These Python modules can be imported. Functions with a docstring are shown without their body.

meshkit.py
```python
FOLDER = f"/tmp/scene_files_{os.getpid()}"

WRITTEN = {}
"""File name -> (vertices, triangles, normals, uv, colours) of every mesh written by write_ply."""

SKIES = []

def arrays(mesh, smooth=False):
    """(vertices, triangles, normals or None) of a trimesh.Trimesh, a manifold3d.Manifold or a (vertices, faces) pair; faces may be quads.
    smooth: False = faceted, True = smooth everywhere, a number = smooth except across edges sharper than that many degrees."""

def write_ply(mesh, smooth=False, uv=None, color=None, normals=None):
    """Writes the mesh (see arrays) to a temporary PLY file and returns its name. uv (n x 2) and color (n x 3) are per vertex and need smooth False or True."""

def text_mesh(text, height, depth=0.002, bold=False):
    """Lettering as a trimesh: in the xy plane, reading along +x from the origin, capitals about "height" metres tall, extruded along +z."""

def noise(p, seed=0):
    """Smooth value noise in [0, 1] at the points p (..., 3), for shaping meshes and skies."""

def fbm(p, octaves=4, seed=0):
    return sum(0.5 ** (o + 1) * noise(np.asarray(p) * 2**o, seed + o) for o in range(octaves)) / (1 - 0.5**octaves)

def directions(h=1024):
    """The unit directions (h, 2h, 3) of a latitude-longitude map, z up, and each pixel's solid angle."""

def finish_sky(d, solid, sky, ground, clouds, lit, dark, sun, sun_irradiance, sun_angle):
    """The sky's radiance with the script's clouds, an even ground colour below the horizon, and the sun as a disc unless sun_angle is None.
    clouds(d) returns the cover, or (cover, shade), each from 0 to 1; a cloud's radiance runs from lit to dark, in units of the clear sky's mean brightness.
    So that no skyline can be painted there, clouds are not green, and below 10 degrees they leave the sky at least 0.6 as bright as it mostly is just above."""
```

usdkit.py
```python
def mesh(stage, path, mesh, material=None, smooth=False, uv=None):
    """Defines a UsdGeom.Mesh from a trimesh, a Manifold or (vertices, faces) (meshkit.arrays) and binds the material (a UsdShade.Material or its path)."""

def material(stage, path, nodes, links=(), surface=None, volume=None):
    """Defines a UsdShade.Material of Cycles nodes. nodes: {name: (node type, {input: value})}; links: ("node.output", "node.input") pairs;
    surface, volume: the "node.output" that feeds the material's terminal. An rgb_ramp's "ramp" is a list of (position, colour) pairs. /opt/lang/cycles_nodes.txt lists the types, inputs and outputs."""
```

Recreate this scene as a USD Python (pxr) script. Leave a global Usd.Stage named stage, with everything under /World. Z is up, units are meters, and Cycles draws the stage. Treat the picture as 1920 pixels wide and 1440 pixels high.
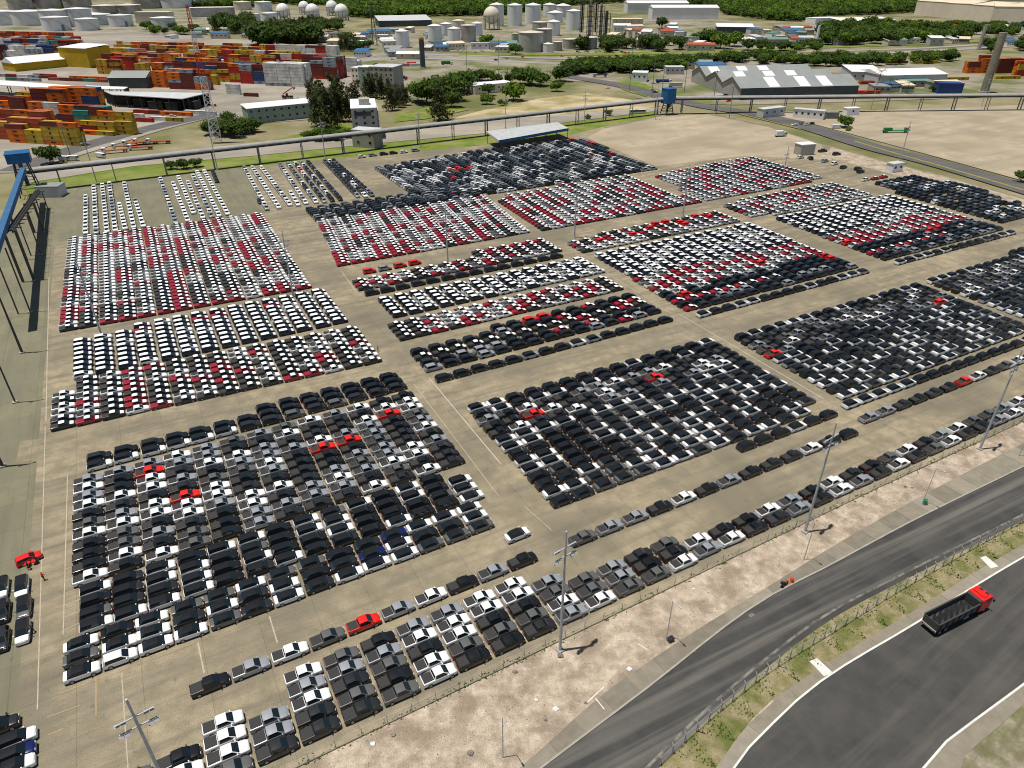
import math, random, sys
import numpy as np, trimesh, manifold3d as m3
sys.path.insert(0, "/opt/lang")
import usdkit, meshkit
from pxr import Usd, UsdGeom, UsdLux, UsdShade, Gf, Sdf, Vt

stage = Usd.Stage.CreateInMemory()
UsdGeom.SetStageUpAxis(stage, UsdGeom.Tokens.z)
UsdGeom.SetStageMetersPerUnit(stage, 1.0)
W = UsdGeom.Xform.Define(stage, "/World")
stage.SetDefaultPrim(W.GetPrim())
LK = "/World/Looks"
UsdGeom.Scope.Define(stage, LK)

# ---------------------------------------------------------------- camera, sky, sun
CAM_H, F_PX, CX, CY, HORIZON = 90.0, 1300.0, 960.0, 720.0, -64.0
PITCH = math.atan((CY - HORIZON) / F_PX)
EXPOSURE = 0.1
cam = UsdGeom.Camera.Define(stage, "/World/camera")
cam.AddTranslateOp().Set(Gf.Vec3d(0, 0, CAM_H))
cam.AddRotateXOp().Set(90 - math.degrees(PITCH))
cam.CreateHorizontalApertureAttr(36.0)
cam.CreateVerticalApertureAttr(27.0)
cam.CreateFocalLengthAttr(36.0 * F_PX / 1920)
cam.CreateClippingRangeAttr(Gf.Vec2f(1, 12000))
cam.CreateExposureAttr(EXPOSURE)
SUN_EL = math.radians(78)
SUN_AZ = math.atan2(-0.985, -0.17)            # atan2(x, y) of the direction towards the sun
sun = UsdLux.DistantLight.Define(stage, "/World/sun")
sun.CreateIntensityAttr(1.22)
sun.CreateNormalizeAttr(True)
sun.CreateAngleAttr(0.5)
sun.CreateColorAttr(Gf.Vec3f(1.0, 0.955, 0.87))
sd = Gf.Vec3d(math.sin(SUN_AZ) * math.cos(SUN_EL), math.cos(SUN_AZ) * math.cos(SUN_EL), math.sin(SUN_EL))
sun.AddTransformOp().Set(Gf.Matrix4d().SetRotate(Gf.Rotation(Gf.Vec3d(0, 0, 1), sd)))
sky = UsdLux.DomeLight.Define(stage, "/World/sky")
skym = usdkit.material(stage, LK + "/sky_look", {
    "s": ("sky_texture", {"sky_type": "single_scattering", "sun_disc": False, "sun_elevation": SUN_EL, "sun_rotation": SUN_AZ}),
    "b": ("background_shader", {"strength": 0.05})}, [("s.color", "b.color")], surface="b.background")
UsdShade.MaterialBindingAPI.Apply(sky.GetPrim()).Bind(skym)

# ---------------------------------------------------------------- where a pixel of the photograph meets the ground
ST, CT = math.sin(PITCH), math.cos(PITCH)
def gnd(px, py, z=0.0):
    x, y = px - CX, py - CY
    t = (CAM_H - z) / (F_PX * ST + y * CT)
    return np.array([x * t, (F_PX * CT - y * ST) * t])
def proj(x, y, z):
    f = y * CT - (z - CAM_H) * ST
    return CX + F_PX * x / f, CY - F_PX * (y * ST + (z - CAM_H) * CT) / f
def mpp(px, py):
    p = gnd(px, py); return (p[1] * CT + CAM_H * ST) / F_PX
def hgt(px, py, top):
    p = gnd(px, py); lo, hi = 0.0, 89.0
    for _ in range(40):
        m = (lo + hi) / 2
        if proj(p[0], p[1], m)[1] > top: lo = m
        else: hi = m
    return m
YAW = math.atan((145 - 960) / math.hypot(F_PX, CY - HORIZON))
A = np.array([math.cos(YAW), -math.sin(YAW)])      # along the rows of cars, to the right
B = np.array([math.sin(YAW), math.cos(YAW)])       # across the rows, away from the road
A_DEG = math.degrees(math.atan2(A[1], A[0]))
def G(u, v): return u * A + v * B
def grid(px, py):
    p = gnd(px, py); return float(p @ A), float(p @ B)

# ---------------------------------------------------------------- names, things, parts
count = {}
def free(path):
    n = count.get(path, 0); count[path] = n + 1
    return path if n == 0 else f"{path}_{n:03d}"
def tag(p, label=None, cat=None, group=None, kind=None):
    for k, v in (("label", label), ("category", cat), ("group", group), ("kind", kind)):
        if v: p.SetCustomDataByKey(k, v)
    return p
def thing(name, label, cat, loc=(0, 0, 0), rot=0.0, group=None):
    x = UsdGeom.Xform.Define(stage, free("/World/" + name))
    x.AddTranslateOp().Set(Gf.Vec3d(*map(float, loc)))
    x.AddRotateZOp().Set(float(rot))
    tag(x.GetPrim(), label, cat, group)
    return str(x.GetPath())
def part(parent, name, mesh, mat, smooth=False, label=None):
    m = usdkit.mesh(stage, free(parent + "/" + name), mesh, mat, smooth=smooth)
    if label: tag(m.GetPrim(), label)
    return str(m.GetPath())
def top(name, mesh, mat, label=None, cat=None, group=None, kind=None, smooth=False):
    m = usdkit.mesh(stage, free("/World/" + name), mesh, mat, smooth=smooth)
    tag(m.GetPrim(), label, cat, group, kind)
    return m
CLS = "/World/kinds"
stage.CreateClassPrim(CLS)
def kind_of(name):
    return str(UsdGeom.Xform.Define(stage, free(CLS + "/" + name)).GetPath())
def copy(cls, name, label, cat, x, y, rot=0.0, group=None, z=0.0, s=(1, 1, 1)):
    o = UsdGeom.Xform.Define(stage, free("/World/" + name))
    o.AddTranslateOp().Set(Gf.Vec3d(float(x), float(y), float(z)))
    o.AddRotateZOp().Set(float(rot))
    if s != (1, 1, 1): o.AddScaleOp().Set(Gf.Vec3f(*map(float, s)))
    o.GetPrim().GetReferences().AddInternalReference(cls)
    o.GetPrim().SetInstanceable(True)
    tag(o.GetPrim(), label, cat, group)
    return o

# ---------------------------------------------------------------- materials
def plain(name, c, rough=0.7, metal=0.0, coat=0.0, spec=0.4):
    return usdkit.material(stage, f"{LK}/{name}", {"p": ("principled_bsdf", {"base_color": c, "roughness": rough, "metallic": metal, "coat_weight": coat, "coat_roughness": 0.06, "specular_ior_level": spec})}, surface="p.BSDF")
def worn(name, c1, c2, scale=0.6, rough=0.85, c3=None, scale3=0.05, rot=0.0, stretch=(1, 1, 1), bump=0.0, lo=0.35, hi=0.65, streak=None, grain=0.12):
    """Two tones by noise, a third in large patches, optional streaks along one direction; all from the place itself."""
    n = {"g": ("geometry", {}), "m": ("mapping", {"mapping_type": "texture", "rotation": (0, 0, rot), "scale": stretch}),
         "n": ("noise_texture", {"scale": scale, "detail": 6, "roughness": 0.65}),
         "r": ("rgb_ramp", {"ramp": [(0, c1), (lo, c1), (hi, c2), (1, c2)]}),
         "f": ("noise_texture", {"scale": 6.0, "detail": 5, "roughness": 0.7}),
         "fr": ("map_range", {"from_min": 0.3, "from_max": 0.7, "to_min": 1 - grain, "to_max": 1 + grain}),
         "fm": ("mix", {"mix_type": "multiply", "fac": 1.0}), "p": ("principled_bsdf", {"roughness": rough, "specular_ior_level": 0.25})}
    l = [("g.position", "m.vector"), ("m.vector", "n.vector"), ("n.fac", "r.fac"), ("g.position", "f.vector"), ("f.fac", "fr.value"), ("fr.result", "fm.color2"), ("fm.color", "p.base_color")]
    src = "r.color"
    if c3:
        n["k"] = ("noise_texture", {"scale": scale3, "detail": 5, "roughness": 0.6})
        n["kr"] = ("map_range", {"from_min": 0.45, "from_max": 0.62, "clamp": True})
        n["x"] = ("mix", {"color2": c3})
        l += [("g.position", "k.vector"), ("k.fac", "kr.value"), ("kr.result", "x.fac"), (src, "x.color1")]
        src = "x.color"
    if streak:
        n["sm"] = ("mapping", {"mapping_type": "texture", "rotation": (0, 0, -streak[0]), "scale": tuple(1 / s for s in streak[1])})
        n["sn"] = ("noise_texture", {"scale": 1.0, "detail": 4, "roughness": 0.6})
        n["sr"] = ("map_range", {"from_min": 0.46, "from_max": 0.7, "to_max": streak[3], "clamp": True})
        n["sx"] = ("mix", {"color2": streak[2]})
        l += [("g.position", "sm.vector"), ("sm.vector", "sn.vector"), ("sn.fac", "sr.value"), ("sr.result", "sx.fac"), (src, "sx.color1")]
        src = "sx.color"
    l.append((src, "fm.color1"))
    if bump:
        n["b"] = ("bump", {"strength": bump, "distance": 0.05}); l += [("f.fac", "b.height"), ("b.normal", "p.normal")]
    return usdkit.material(stage, f"{LK}/{name}", n, l, surface="p.BSDF")
def leafy(name, c1, c2, c3):
    n = {"g": ("geometry", {}), "r": ("rgb_ramp", {"ramp": [(0, c1), (0.5, c2), (1, c3)]}), "p": ("principled_bsdf", {"roughness": 0.7, "specular_ior_level": 0.2}),
         "t": ("translucent_bsdf", {}), "x": ("mix_closure", {"fac": 0.35}), "k": ("noise_texture", {"scale": 0.12, "detail": 2}), "a": ("math", {"math_type": "multiply_add", "value2": 0.55})}
    l = [("g.position", "k.vector"), ("g.random_per_island", "a.value1"), ("k.fac", "a.value3"), ("a.value", "q.value"), ("q.result", "r.fac"), ("r.color", "p.base_color"), ("r.color", "t.color"), ("p.BSDF", "x.closure1"), ("t.BSDF", "x.closure2")]
    n["q"] = ("map_range", {"from_min": 0.25, "from_max": 1.25, "clamp": True})
    return usdkit.material(stage, f"{LK}/{name}", n, l, surface="x.closure")
A_RAD = math.radians(A_DEG)
M = {}
M["lot"] = worn("lot_concrete", (0.20, 0.169, 0.113), (0.315, 0.264, 0.178), 0.3, c3=(0.17, 0.148, 0.104), scale3=0.03, streak=(-A_RAD, (0.03, 0.35, 1), (0.13, 0.116, 0.09), 0.8), bump=0.3, lo=0.36, hi=0.64, grain=0.32)
def slabbed(mat, size, tone, joint, spots):
    """Adds cast slabs (tone from slab to slab, thin joints) and oil spots to a ground material."""
    path = str(mat.GetPath()); add = {"bm": ("mapping", {"mapping_type": "texture", "rotation": (0, 0, A_RAD)}), "bt": ("brick_texture", {"offset": 0.0, "scale": 1.0, "brick_width": size, "row_height": size, "mortar_size": 0.045, "color1": (1 - tone,) * 3, "color2": (1 + tone,) * 3, "mortar": (joint,) * 3}),
        "sp": ("noise_texture", {"scale": 0.9, "detail": 3, "roughness": 0.6}), "spr": ("map_range", {"from_min": 0.62, "from_max": 0.74, "to_min": 1.0, "to_max": spots, "clamp": True}), "m1": ("mix", {"mix_type": "multiply", "fac": 1.0}), "m2": ("mix", {"mix_type": "multiply", "fac": 1.0})}
    made = {}
    for n, (k, inp) in add.items():
        sh = made[n] = UsdShade.Shader.Define(stage, f"{path}/{n}"); sh.CreateIdAttr("cycles_" + k)
        for i, v in inp.items(): sh.CreateInput(i, Sdf.ValueTypeNames.Token if isinstance(v, str) else Sdf.ValueTypeNames.Float if np.ndim(v) == 0 else Sdf.ValueTypeNames.Float3).Set(v if isinstance(v, str) else float(v) if np.ndim(v) == 0 else Gf.Vec3f(*v))
    sh = lambda n: made.get(n) or UsdShade.Shader(stage.GetPrimAtPath(f"{path}/{n}")); tk = Sdf.ValueTypeNames.Token
    def link(a, ao, b, bi): sh(b).CreateInput(bi, tk).ConnectToSource(sh(a).CreateOutput(ao, tk))
    link("g", "position", "bm", "vector"); link("bm", "vector", "bt", "vector"); link("g", "position", "sp", "vector"); link("sp", "fac", "spr", "value")
    link("fm", "color", "m1", "color1"); link("bt", "color", "m1", "color2"); link("m1", "color", "m2", "color1"); link("spr", "result", "m2", "color2")
    c = sh("p").GetInput("base_color"); c.ConnectToSource(sh("m2").CreateOutput("color", tk))
slabbed(M["lot"], 8.6, 0.055, 0.72, 0.74)
M["apron"] = worn("apron_concrete", (0.15, 0.142, 0.09), (0.20, 0.186, 0.12), 0.2, c3=(0.155, 0.145, 0.1), scale3=0.05, streak=(-A_RAD, (0.35, 0.05, 1), (0.12, 0.112, 0.08), 0.6), bump=0.2)
slabbed(M["apron"], 8.6, 0.06, 0.7, 0.78)
M["yard"] = worn("yard_concrete", (0.27, 0.235, 0.19), (0.35, 0.31, 0.255), 0.06, c3=(0.205, 0.185, 0.15), scale3=0.012, streak=(-0.1, (0.006, 0.05, 1), (0.17, 0.16, 0.145), 0.6))
M["sandlot"] = worn("sandy_ground", (0.30, 0.245, 0.17), (0.41, 0.345, 0.25), 0.12, c3=(0.27, 0.225, 0.155), scale3=0.03, streak=(-0.5, (0.02, 0.16, 1), (0.235, 0.205, 0.155), 0.7))
M["verge"] = worn("verge_sand", (0.29, 0.232, 0.17), (0.48, 0.40, 0.315), 0.6, c3=(0.235, 0.185, 0.135), scale3=0.2, bump=0.6, grain=0.38)
M["asphalt"] = worn("asphalt", (0.038, 0.037, 0.0365), (0.06, 0.058, 0.055), 0.15, rough=0.8, streak=(-math.radians(A_DEG - 1), (0.012, 0.55, 1), (0.15, 0.14, 0.122), 0.75))
M["asphalt2"] = worn("asphalt_dark", (0.042, 0.041, 0.04), (0.066, 0.063, 0.059), 0.16, rough=0.8, streak=(-math.radians(A_DEG + 6), (0.02, 0.3, 1), (0.125, 0.117, 0.103), 0.6))
M["farroad"] = worn("far_asphalt", (0.075, 0.074, 0.075), (0.105, 0.1, 0.098), 0.05, streak=(0.28, (0.01, 0.3, 1), (0.15, 0.14, 0.13), 0.6))
M["highway"] = worn("highway_asphalt", (0.23, 0.215, 0.205), (0.30, 0.28, 0.27), 0.03)
M["walk"] = worn("pavement_concrete", (0.185, 0.162, 0.125), (0.235, 0.208, 0.163), 0.5, bump=0.15)
M["kerb"] = worn("kerb_concrete", (0.26, 0.24, 0.20), (0.33, 0.305, 0.26), 0.8)
M["median"] = worn("median_grass", (0.17, 0.148, 0.06), (0.28, 0.232, 0.145), 0.5, c3=(0.10, 0.112, 0.028), scale3=0.22, bump=0.6, grain=0.35)
M["corner"] = worn("corner_dirt", (0.30, 0.265, 0.20), (0.20, 0.175, 0.12), 0.3, c3=(0.10, 0.11, 0.035), scale3=0.15, streak=(0.9, (0.9, 0.09, 1), (0.13, 0.105, 0.075), 0.8), bump=0.5)
M["town"] = worn("town_ground", (0.20, 0.175, 0.135), (0.30, 0.26, 0.205), 0.03, c3=(0.105, 0.125, 0.035), scale3=0.02, grain=0.2)
M["grass"] = worn("bright_grass", (0.085, 0.135, 0.012), (0.15, 0.19, 0.025), 0.12, c3=(0.20, 0.20, 0.06), scale3=0.05, grain=0.25)
M["drygrass"] = worn("dry_field", (0.34, 0.27, 0.14), (0.21, 0.19, 0.06), 0.06, c3=(0.45, 0.37, 0.25), scale3=0.035, grain=0.2)
M["ground"] = worn("scrub_ground", (0.165, 0.15, 0.065), (0.27, 0.23, 0.15), 0.03, c3=(0.105, 0.115, 0.035), scale3=0.012, grain=0.25)
M["white_line"] = worn("white_marking", (0.55, 0.53, 0.47), (0.38, 0.35, 0.29), 0.7)
M["faint_line"] = worn("worn_marking", (0.43, 0.39, 0.30), (0.33, 0.28, 0.2), 0.9)
M["kerb_white"] = worn("white_kerb_paint", (0.66, 0.66, 0.62), (0.5, 0.5, 0.46), 0.8)
M["yellow_line"] = worn("yellow_marking", (0.28, 0.25, 0.03), (0.20, 0.18, 0.04), 0.3)
M["faint_yellow"] = worn("faint_yellow_marking", (0.42, 0.30, 0.10), (0.34, 0.27, 0.16), 0.9)
PAINT = {"white": ((0.72, 0.73, 0.73), 0.35, 0.0), "silver": ((0.33, 0.345, 0.37), 0.36, 0.35), "grey": ((0.12, 0.12, 0.116), 0.34, 0.25), "dark grey": ((0.022, 0.0225, 0.024), 0.33, 0.2),
         "black": ((0.008, 0.008, 0.009), 0.3, 0.0), "red": ((0.62, 0.012, 0.006), 0.38, 0.0), "deep red": ((0.28, 0.006, 0.02), 0.4, 0.0), "navy": ((0.018, 0.022, 0.05), 0.32, 0.1), "blue": ((0.006, 0.014, 0.09), 0.3, 0.1)}
for k, (c, r, mt) in PAINT.items():
    M["car " + k] = plain("car_paint_" + k.replace(" ", "_"), c, r, mt, coat=0.55)
M["glass"] = plain("car_glass", (0.008, 0.014, 0.018), 0.06, 0.0, spec=0.5)
M["trim"] = plain("black_trim", (0.014, 0.014, 0.015), 0.6)
M["cover"] = plain("bed_cover_vinyl", (0.026, 0.025, 0.0245), 0.75)
M["roofblack"] = plain("black_roof", (0.01, 0.01, 0.011), 0.3, coat=0.4)
M["film"] = plain("protective_film", (0.80, 0.80, 0.81), 0.5)
M["tyre"] = plain("tyre_rubber", (0.014, 0.014, 0.014), 0.85)
M["rim"] = plain("alloy_rim", (0.30, 0.30, 0.31), 0.4, 0.6)
M["lamp"] = plain("headlamp", (0.62, 0.64, 0.66), 0.15)
M["tail"] = plain("tail_lamp", (0.28, 0.01, 0.01), 0.3)
M["galv"] = worn("galvanised_steel", (0.36, 0.375, 0.39), (0.45, 0.46, 0.47), 1.2, rough=0.5)
M["darksteel"] = plain("dark_steel", (0.045, 0.047, 0.045), 0.6)
M["greysteel"] = worn("grey_steel", (0.17, 0.175, 0.18), (0.235, 0.24, 0.24), 0.6, rough=0.6)
M["lightgrey"] = worn("pale_sheet_metal", (0.42, 0.43, 0.44), (0.52, 0.53, 0.53), 0.2, rough=0.55)
M["hood"] = worn("conveyor_hood", (0.25, 0.245, 0.235), (0.33, 0.32, 0.30), 0.25, rough=0.6)
M["canopyroof"] = worn("canopy_sheet", (0.36, 0.385, 0.40), (0.47, 0.475, 0.455), 0.35, rough=0.5)
M["white"] = worn("white_sheet_metal", (0.66, 0.67, 0.68), (0.74, 0.74, 0.74), 0.15, rough=0.5)
M["tankwhite"] = worn("tank_white", (0.60, 0.61, 0.63), (0.70, 0.70, 0.70), 0.05, rough=0.5)
M["tankgrey"] = worn("tank_weathered", (0.34, 0.325, 0.305), (0.43, 0.41, 0.385), 0.08, rough=0.6, c3=(0.28, 0.245, 0.21), scale3=0.05)
M["tankcream"] = worn("tank_cream", (0.52, 0.47, 0.38), (0.6, 0.55, 0.46), 0.06, rough=0.6)
M["concrete"] = worn("grey_concrete", (0.30, 0.285, 0.25), (0.38, 0.36, 0.32), 0.2)
M["chimney"] = worn("chimney_concrete", (0.20, 0.185, 0.14), (0.27, 0.25, 0.195), 0.15)
M["cream"] = worn("cream_render", (0.62, 0.54, 0.43), (0.70, 0.62, 0.51), 0.06)
M["roofcream"] = worn("cream_roof", (0.55, 0.46, 0.33), (0.63, 0.54, 0.40), 0.04)
M["greenwall"] = worn("pale_green_render", (0.20, 0.27, 0.22), (0.27, 0.33, 0.28), 0.3)
M["tealwall"] = worn("teal_render", (0.10, 0.20, 0.165), (0.14, 0.24, 0.2), 0.3)
M["roofgrey"] = worn("grey_metal_roof", (0.225, 0.24, 0.235), (0.265, 0.28, 0.27), 0.1, rough=0.5)
M["slate"] = worn("dark_wall", (0.055, 0.07, 0.075), (0.08, 0.095, 0.1), 0.3)
M["blue"] = worn("blue_steel", (0.01, 0.085, 0.22), (0.015, 0.11, 0.27), 0.3, rough=0.5)
M["deepblue"] = plain("deep_blue_paint", (0.012, 0.05, 0.2), 0.5)
M["fascia"] = worn("blue_fascia", (0.03, 0.10, 0.21), (0.04, 0.12, 0.25), 0.3)
M["yellowwall"] = worn("yellow_cladding", (0.40, 0.26, 0.012), (0.48, 0.32, 0.02), 0.2)
M["orange"] = plain("orange_paint", (0.75, 0.16, 0.02), 0.55)
M["redpaint"] = plain("red_paint", (0.60, 0.014, 0.01), 0.4, coat=0.3)
M["green"] = plain("green_paint", (0.02, 0.20, 0.06), 0.5)
M["win"] = plain("window_glass", (0.015, 0.02, 0.024), 0.1)
M["bark"] = worn("bark", (0.10, 0.075, 0.05), (0.16, 0.125, 0.085), 2.0)
M["leaf"] = leafy("leaf_green", (0.035, 0.075, 0.01), (0.085, 0.15, 0.016), (0.17, 0.24, 0.03))
M["leafdark"] = leafy("leaf_dark", (0.034, 0.066, 0.012), (0.08, 0.13, 0.02), (0.15, 0.20, 0.035))
M["leafolive"] = leafy("leaf_olive", (0.04, 0.052, 0.016), (0.088, 0.10, 0.034), (0.15, 0.155, 0.058))
M["leafbright"] = leafy("leaf_bright", (0.06, 0.12, 0.01), (0.13, 0.21, 0.016), (0.22, 0.29, 0.03))
M["skin"] = plain("skin", (0.25, 0.13, 0.08), 0.6)
M["rock"] = worn("rock_grey", (0.13, 0.12, 0.11), (0.24, 0.215, 0.185), 3)

# ---------------------------------------------------------------- mesh helpers
def bx(sx, sy, sz, x=0, y=0, z=0):
    b = trimesh.creation.box((sx, sy, sz)); b.apply_translation((x, y, z)); return b
def cyl(r, h, x=0, y=0, z=0, n=16):
    c = trimesh.creation.cylinder(r, h, sections=n); c.apply_translation((x, y, z + h / 2)); return c
def cat(ms): return trimesh.util.concatenate(ms)
def bar(p, q, w, d=None):
    p, q = np.array(p, float), np.array(q, float)
    v = q - p; L = np.linalg.norm(v)
    b = trimesh.creation.box((w, d or w, L))
    b.apply_translation((0, 0, L / 2))
    b.apply_transform(trimesh.geometry.align_vectors((0, 0, 1), v / L)); b.apply_translation(p); return b
def tube(p, q, r, r2=None, n=8):
    p, q = np.array(p, float), np.array(q, float)
    v = q - p; L = np.linalg.norm(v)
    a = np.linspace(0, 2 * np.pi, n, endpoint=False)
    ring = np.stack([np.cos(a), np.sin(a), 0 * a], 1)
    vs = np.vstack([ring * r, ring * (r if r2 is None else r2) + (0, 0, L)])
    fs = [(i, (i + 1) % n, n + (i + 1) % n) for i in range(n)] + [(i, n + (i + 1) % n, n + i) for i in range(n)] + [(n, n + i, n + i + 1) for i in range(1, n - 1)] + [(0, i + 1, i) for i in range(1, n - 1)]
    t = trimesh.Trimesh(vs, fs, process=False)
    t.apply_transform(trimesh.geometry.align_vectors((0, 0, 1), v / L)); t.apply_translation(p); return t
def prism(poly, h, axis="z"):
    """A polygon extruded by h upwards from z = 0."""
    return trimesh.Trimesh(*_prism(np.asarray(poly, float), h), process=False)
def _ccw(p):
    return p if np.sum(p[:, 0] * np.roll(p[:, 1], -1) - np.roll(p[:, 0], -1) * p[:, 1]) > 0 else p[::-1]
def _prism(p, h):
    p = _ccw(p); n = len(p)
    t = np.asarray(m3.triangulate([p]))
    v = np.vstack([np.c_[p, np.zeros(n)], np.c_[p, np.full(n, h)]])
    f = [*(t + n), *t[:, ::-1]]
    for i in range(n):
        j = (i + 1) % n
        f += [(i, j, n + j), (i, n + j, n + i)]
    return v, np.array(f)
def flat(poly, z):
    p = _ccw(np.asarray(poly, float))
    return trimesh.Trimesh(np.c_[p, np.full(len(p), z)], np.asarray(m3.triangulate([p])), process=False)
def quad3(c):
    return trimesh.Trimesh(np.array(c, float), [(0, 1, 2), (0, 2, 3)], process=False)
def ribbon(pts, w, z, th=0.0):
    """A strip of width w along pts (world x, y)."""
    p = np.asarray(pts, float); d = np.gradient(p, axis=0); d /= np.linalg.norm(d, axis=1)[:, None]
    n = np.stack([-d[:, 1], d[:, 0]], 1) * w / 2
    return np.vstack([p + n, (p - n)[::-1]])
def PX(l): return np.array([gnd(*p) for p in l])
def GR(l): return np.array([G(*p) for p in l])
def sheet(name, pts, z, mat, kind="structure", **k): return top(name, flat(pts, z), mat, kind=kind, **k)
def slab(name, pts, z0, z1, mat, kind="structure", **k):
    m = prism(pts, z1 - z0); m.apply_translation((0, 0, z0)); return top(name, m, mat, kind=kind, **k)
def smoothline(l, n=8):
    p = np.asarray(l, float); t = np.r_[0, np.cumsum(np.linalg.norm(np.diff(p, axis=0), axis=1))]
    from scipy.interpolate import PchipInterpolator
    s = np.linspace(0, t[-1], n * (len(p) - 1) + 1)
    return np.stack([PchipInterpolator(t, p[:, i])(s) for i in (0, 1)], 1)

# ================================================================ THE GROUND
top("ground", flat([(-4500, -60), (4500, -60), (6500, 6500), (-6500, 6500)], -0.6), M["ground"], kind="structure")
fence_v = lambda u: 59.1 + 0.0165 * min(u, 117)
kerb1 = smoothline([G(-5, 38.0), G(10, 41.2), *PX([(1010, 1440), (1196, 1300), (1435, 1120), (1547, 1062), (1700, 980), (1920, 872)]), G(230, 51.5), G(420, 51.5)])
inner1 = smoothline([G(-5, 39.6), G(10, 42.8), *PX([(975, 1440), (1120, 1310), (1300, 1185), (1440, 1100), (1560, 1025), (1700, 945), (1920, 830)]), G(230, 56.6), G(420, 57)])
edge1 = smoothline([G(5, 26), G(22, 32), *PX([(1235, 1440), (1320, 1355), (1440, 1250), (1560, 1160), (1700, 1085), (1920, 975)]), G(230, 41), G(420, 41)])
walk2a = smoothline([G(20, 22), G(35, 28.5), *PX([(1342, 1440), (1440, 1317), (1495, 1280), (1547, 1245), (1727, 1137), (1815, 1080), (1920, 1020)]), G(230, 34.5), G(420, 34)])
walk2b = smoothline([G(24, 19), G(38, 25.5), *PX([(1371, 1440), (1440, 1362), (1522, 1287), (1717, 1166), (1855, 1080), (1920, 1042)]), G(230, 33.2), G(420, 33)])
kerb3 = smoothline([G(56, 8), G(66, 15), *PX([(1732, 1440), (1782, 1387), (1802, 1372), (1920, 1285)]), G(150, 21.5), G(420, 22)])
walk3 = smoothline([G(60, 6), G(69, 13), *PX([(1785, 1435), (1815, 1412), (1920, 1320)]), G(150, 19.8), G(420, 20)])
verge_edge = [G(u, fence_v(u) - 0.15) for u in (-80, -20, 20, 60, 117, 200, 420)]
sheet("sandy_verge", [*verge_edge[::-1], G(-80, 10), *inner1], -0.02, M["verge"])
def paving(inner, outer, step, mats, z0, z1, seed):
    t = UsdGeom.Xform.Define(stage, free("/World/pavement")); tag(t.GetPrim(), kind="structure"); t = str(t.GetPath()); q = random.Random(seed)
    dist = np.r_[0, np.cumsum(np.linalg.norm(np.diff(outer, axis=0), axis=1))]
    at = lambda s: np.array([np.interp(s, dist, outer[:, i]) for i in (0, 1)])
    def across(p):   # the matching point of the inner edge
        k = int(np.argmin(((inner - p) ** 2).sum(1))); b = inner[max(0, k - 1):k + 2]; best = None
        for a_, b_ in zip(b[:-1], b[1:]):
            d_ = b_ - a_; u_ = np.clip((p - a_) @ d_ / (d_ @ d_), 0, 1); c_ = a_ + u_ * d_
            if best is None or ((c_ - p) ** 2).sum() < ((best - p) ** 2).sum(): best = c_
        return best
    cuts = np.arange(0, dist[-1], step)
    for s0, s1 in zip(cuts[:-1], cuts[1:]):
        a_, b_ = at(s0 + 0.03), at(s1 - 0.03); m = prism([a_, b_, across(b_), across(a_)], z1 - z0); m.apply_translation((0, 0, z0 + q.uniform(-0.008, 0.008)))
        part(t, "slab", m, q.choice(mats))
M["walk2"] = worn("pavement_concrete_dark", (0.15, 0.132, 0.102), (0.20, 0.178, 0.14), 0.5, bump=0.15)
M["walk3"] = worn("pavement_concrete_pale", (0.215, 0.19, 0.15), (0.27, 0.24, 0.19), 0.5, bump=0.15)
paving(inner1, kerb1, 5.2, [M["walk"], M["walk"], M["walk2"], M["walk3"]], -0.3, 0.0, 4)
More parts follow.
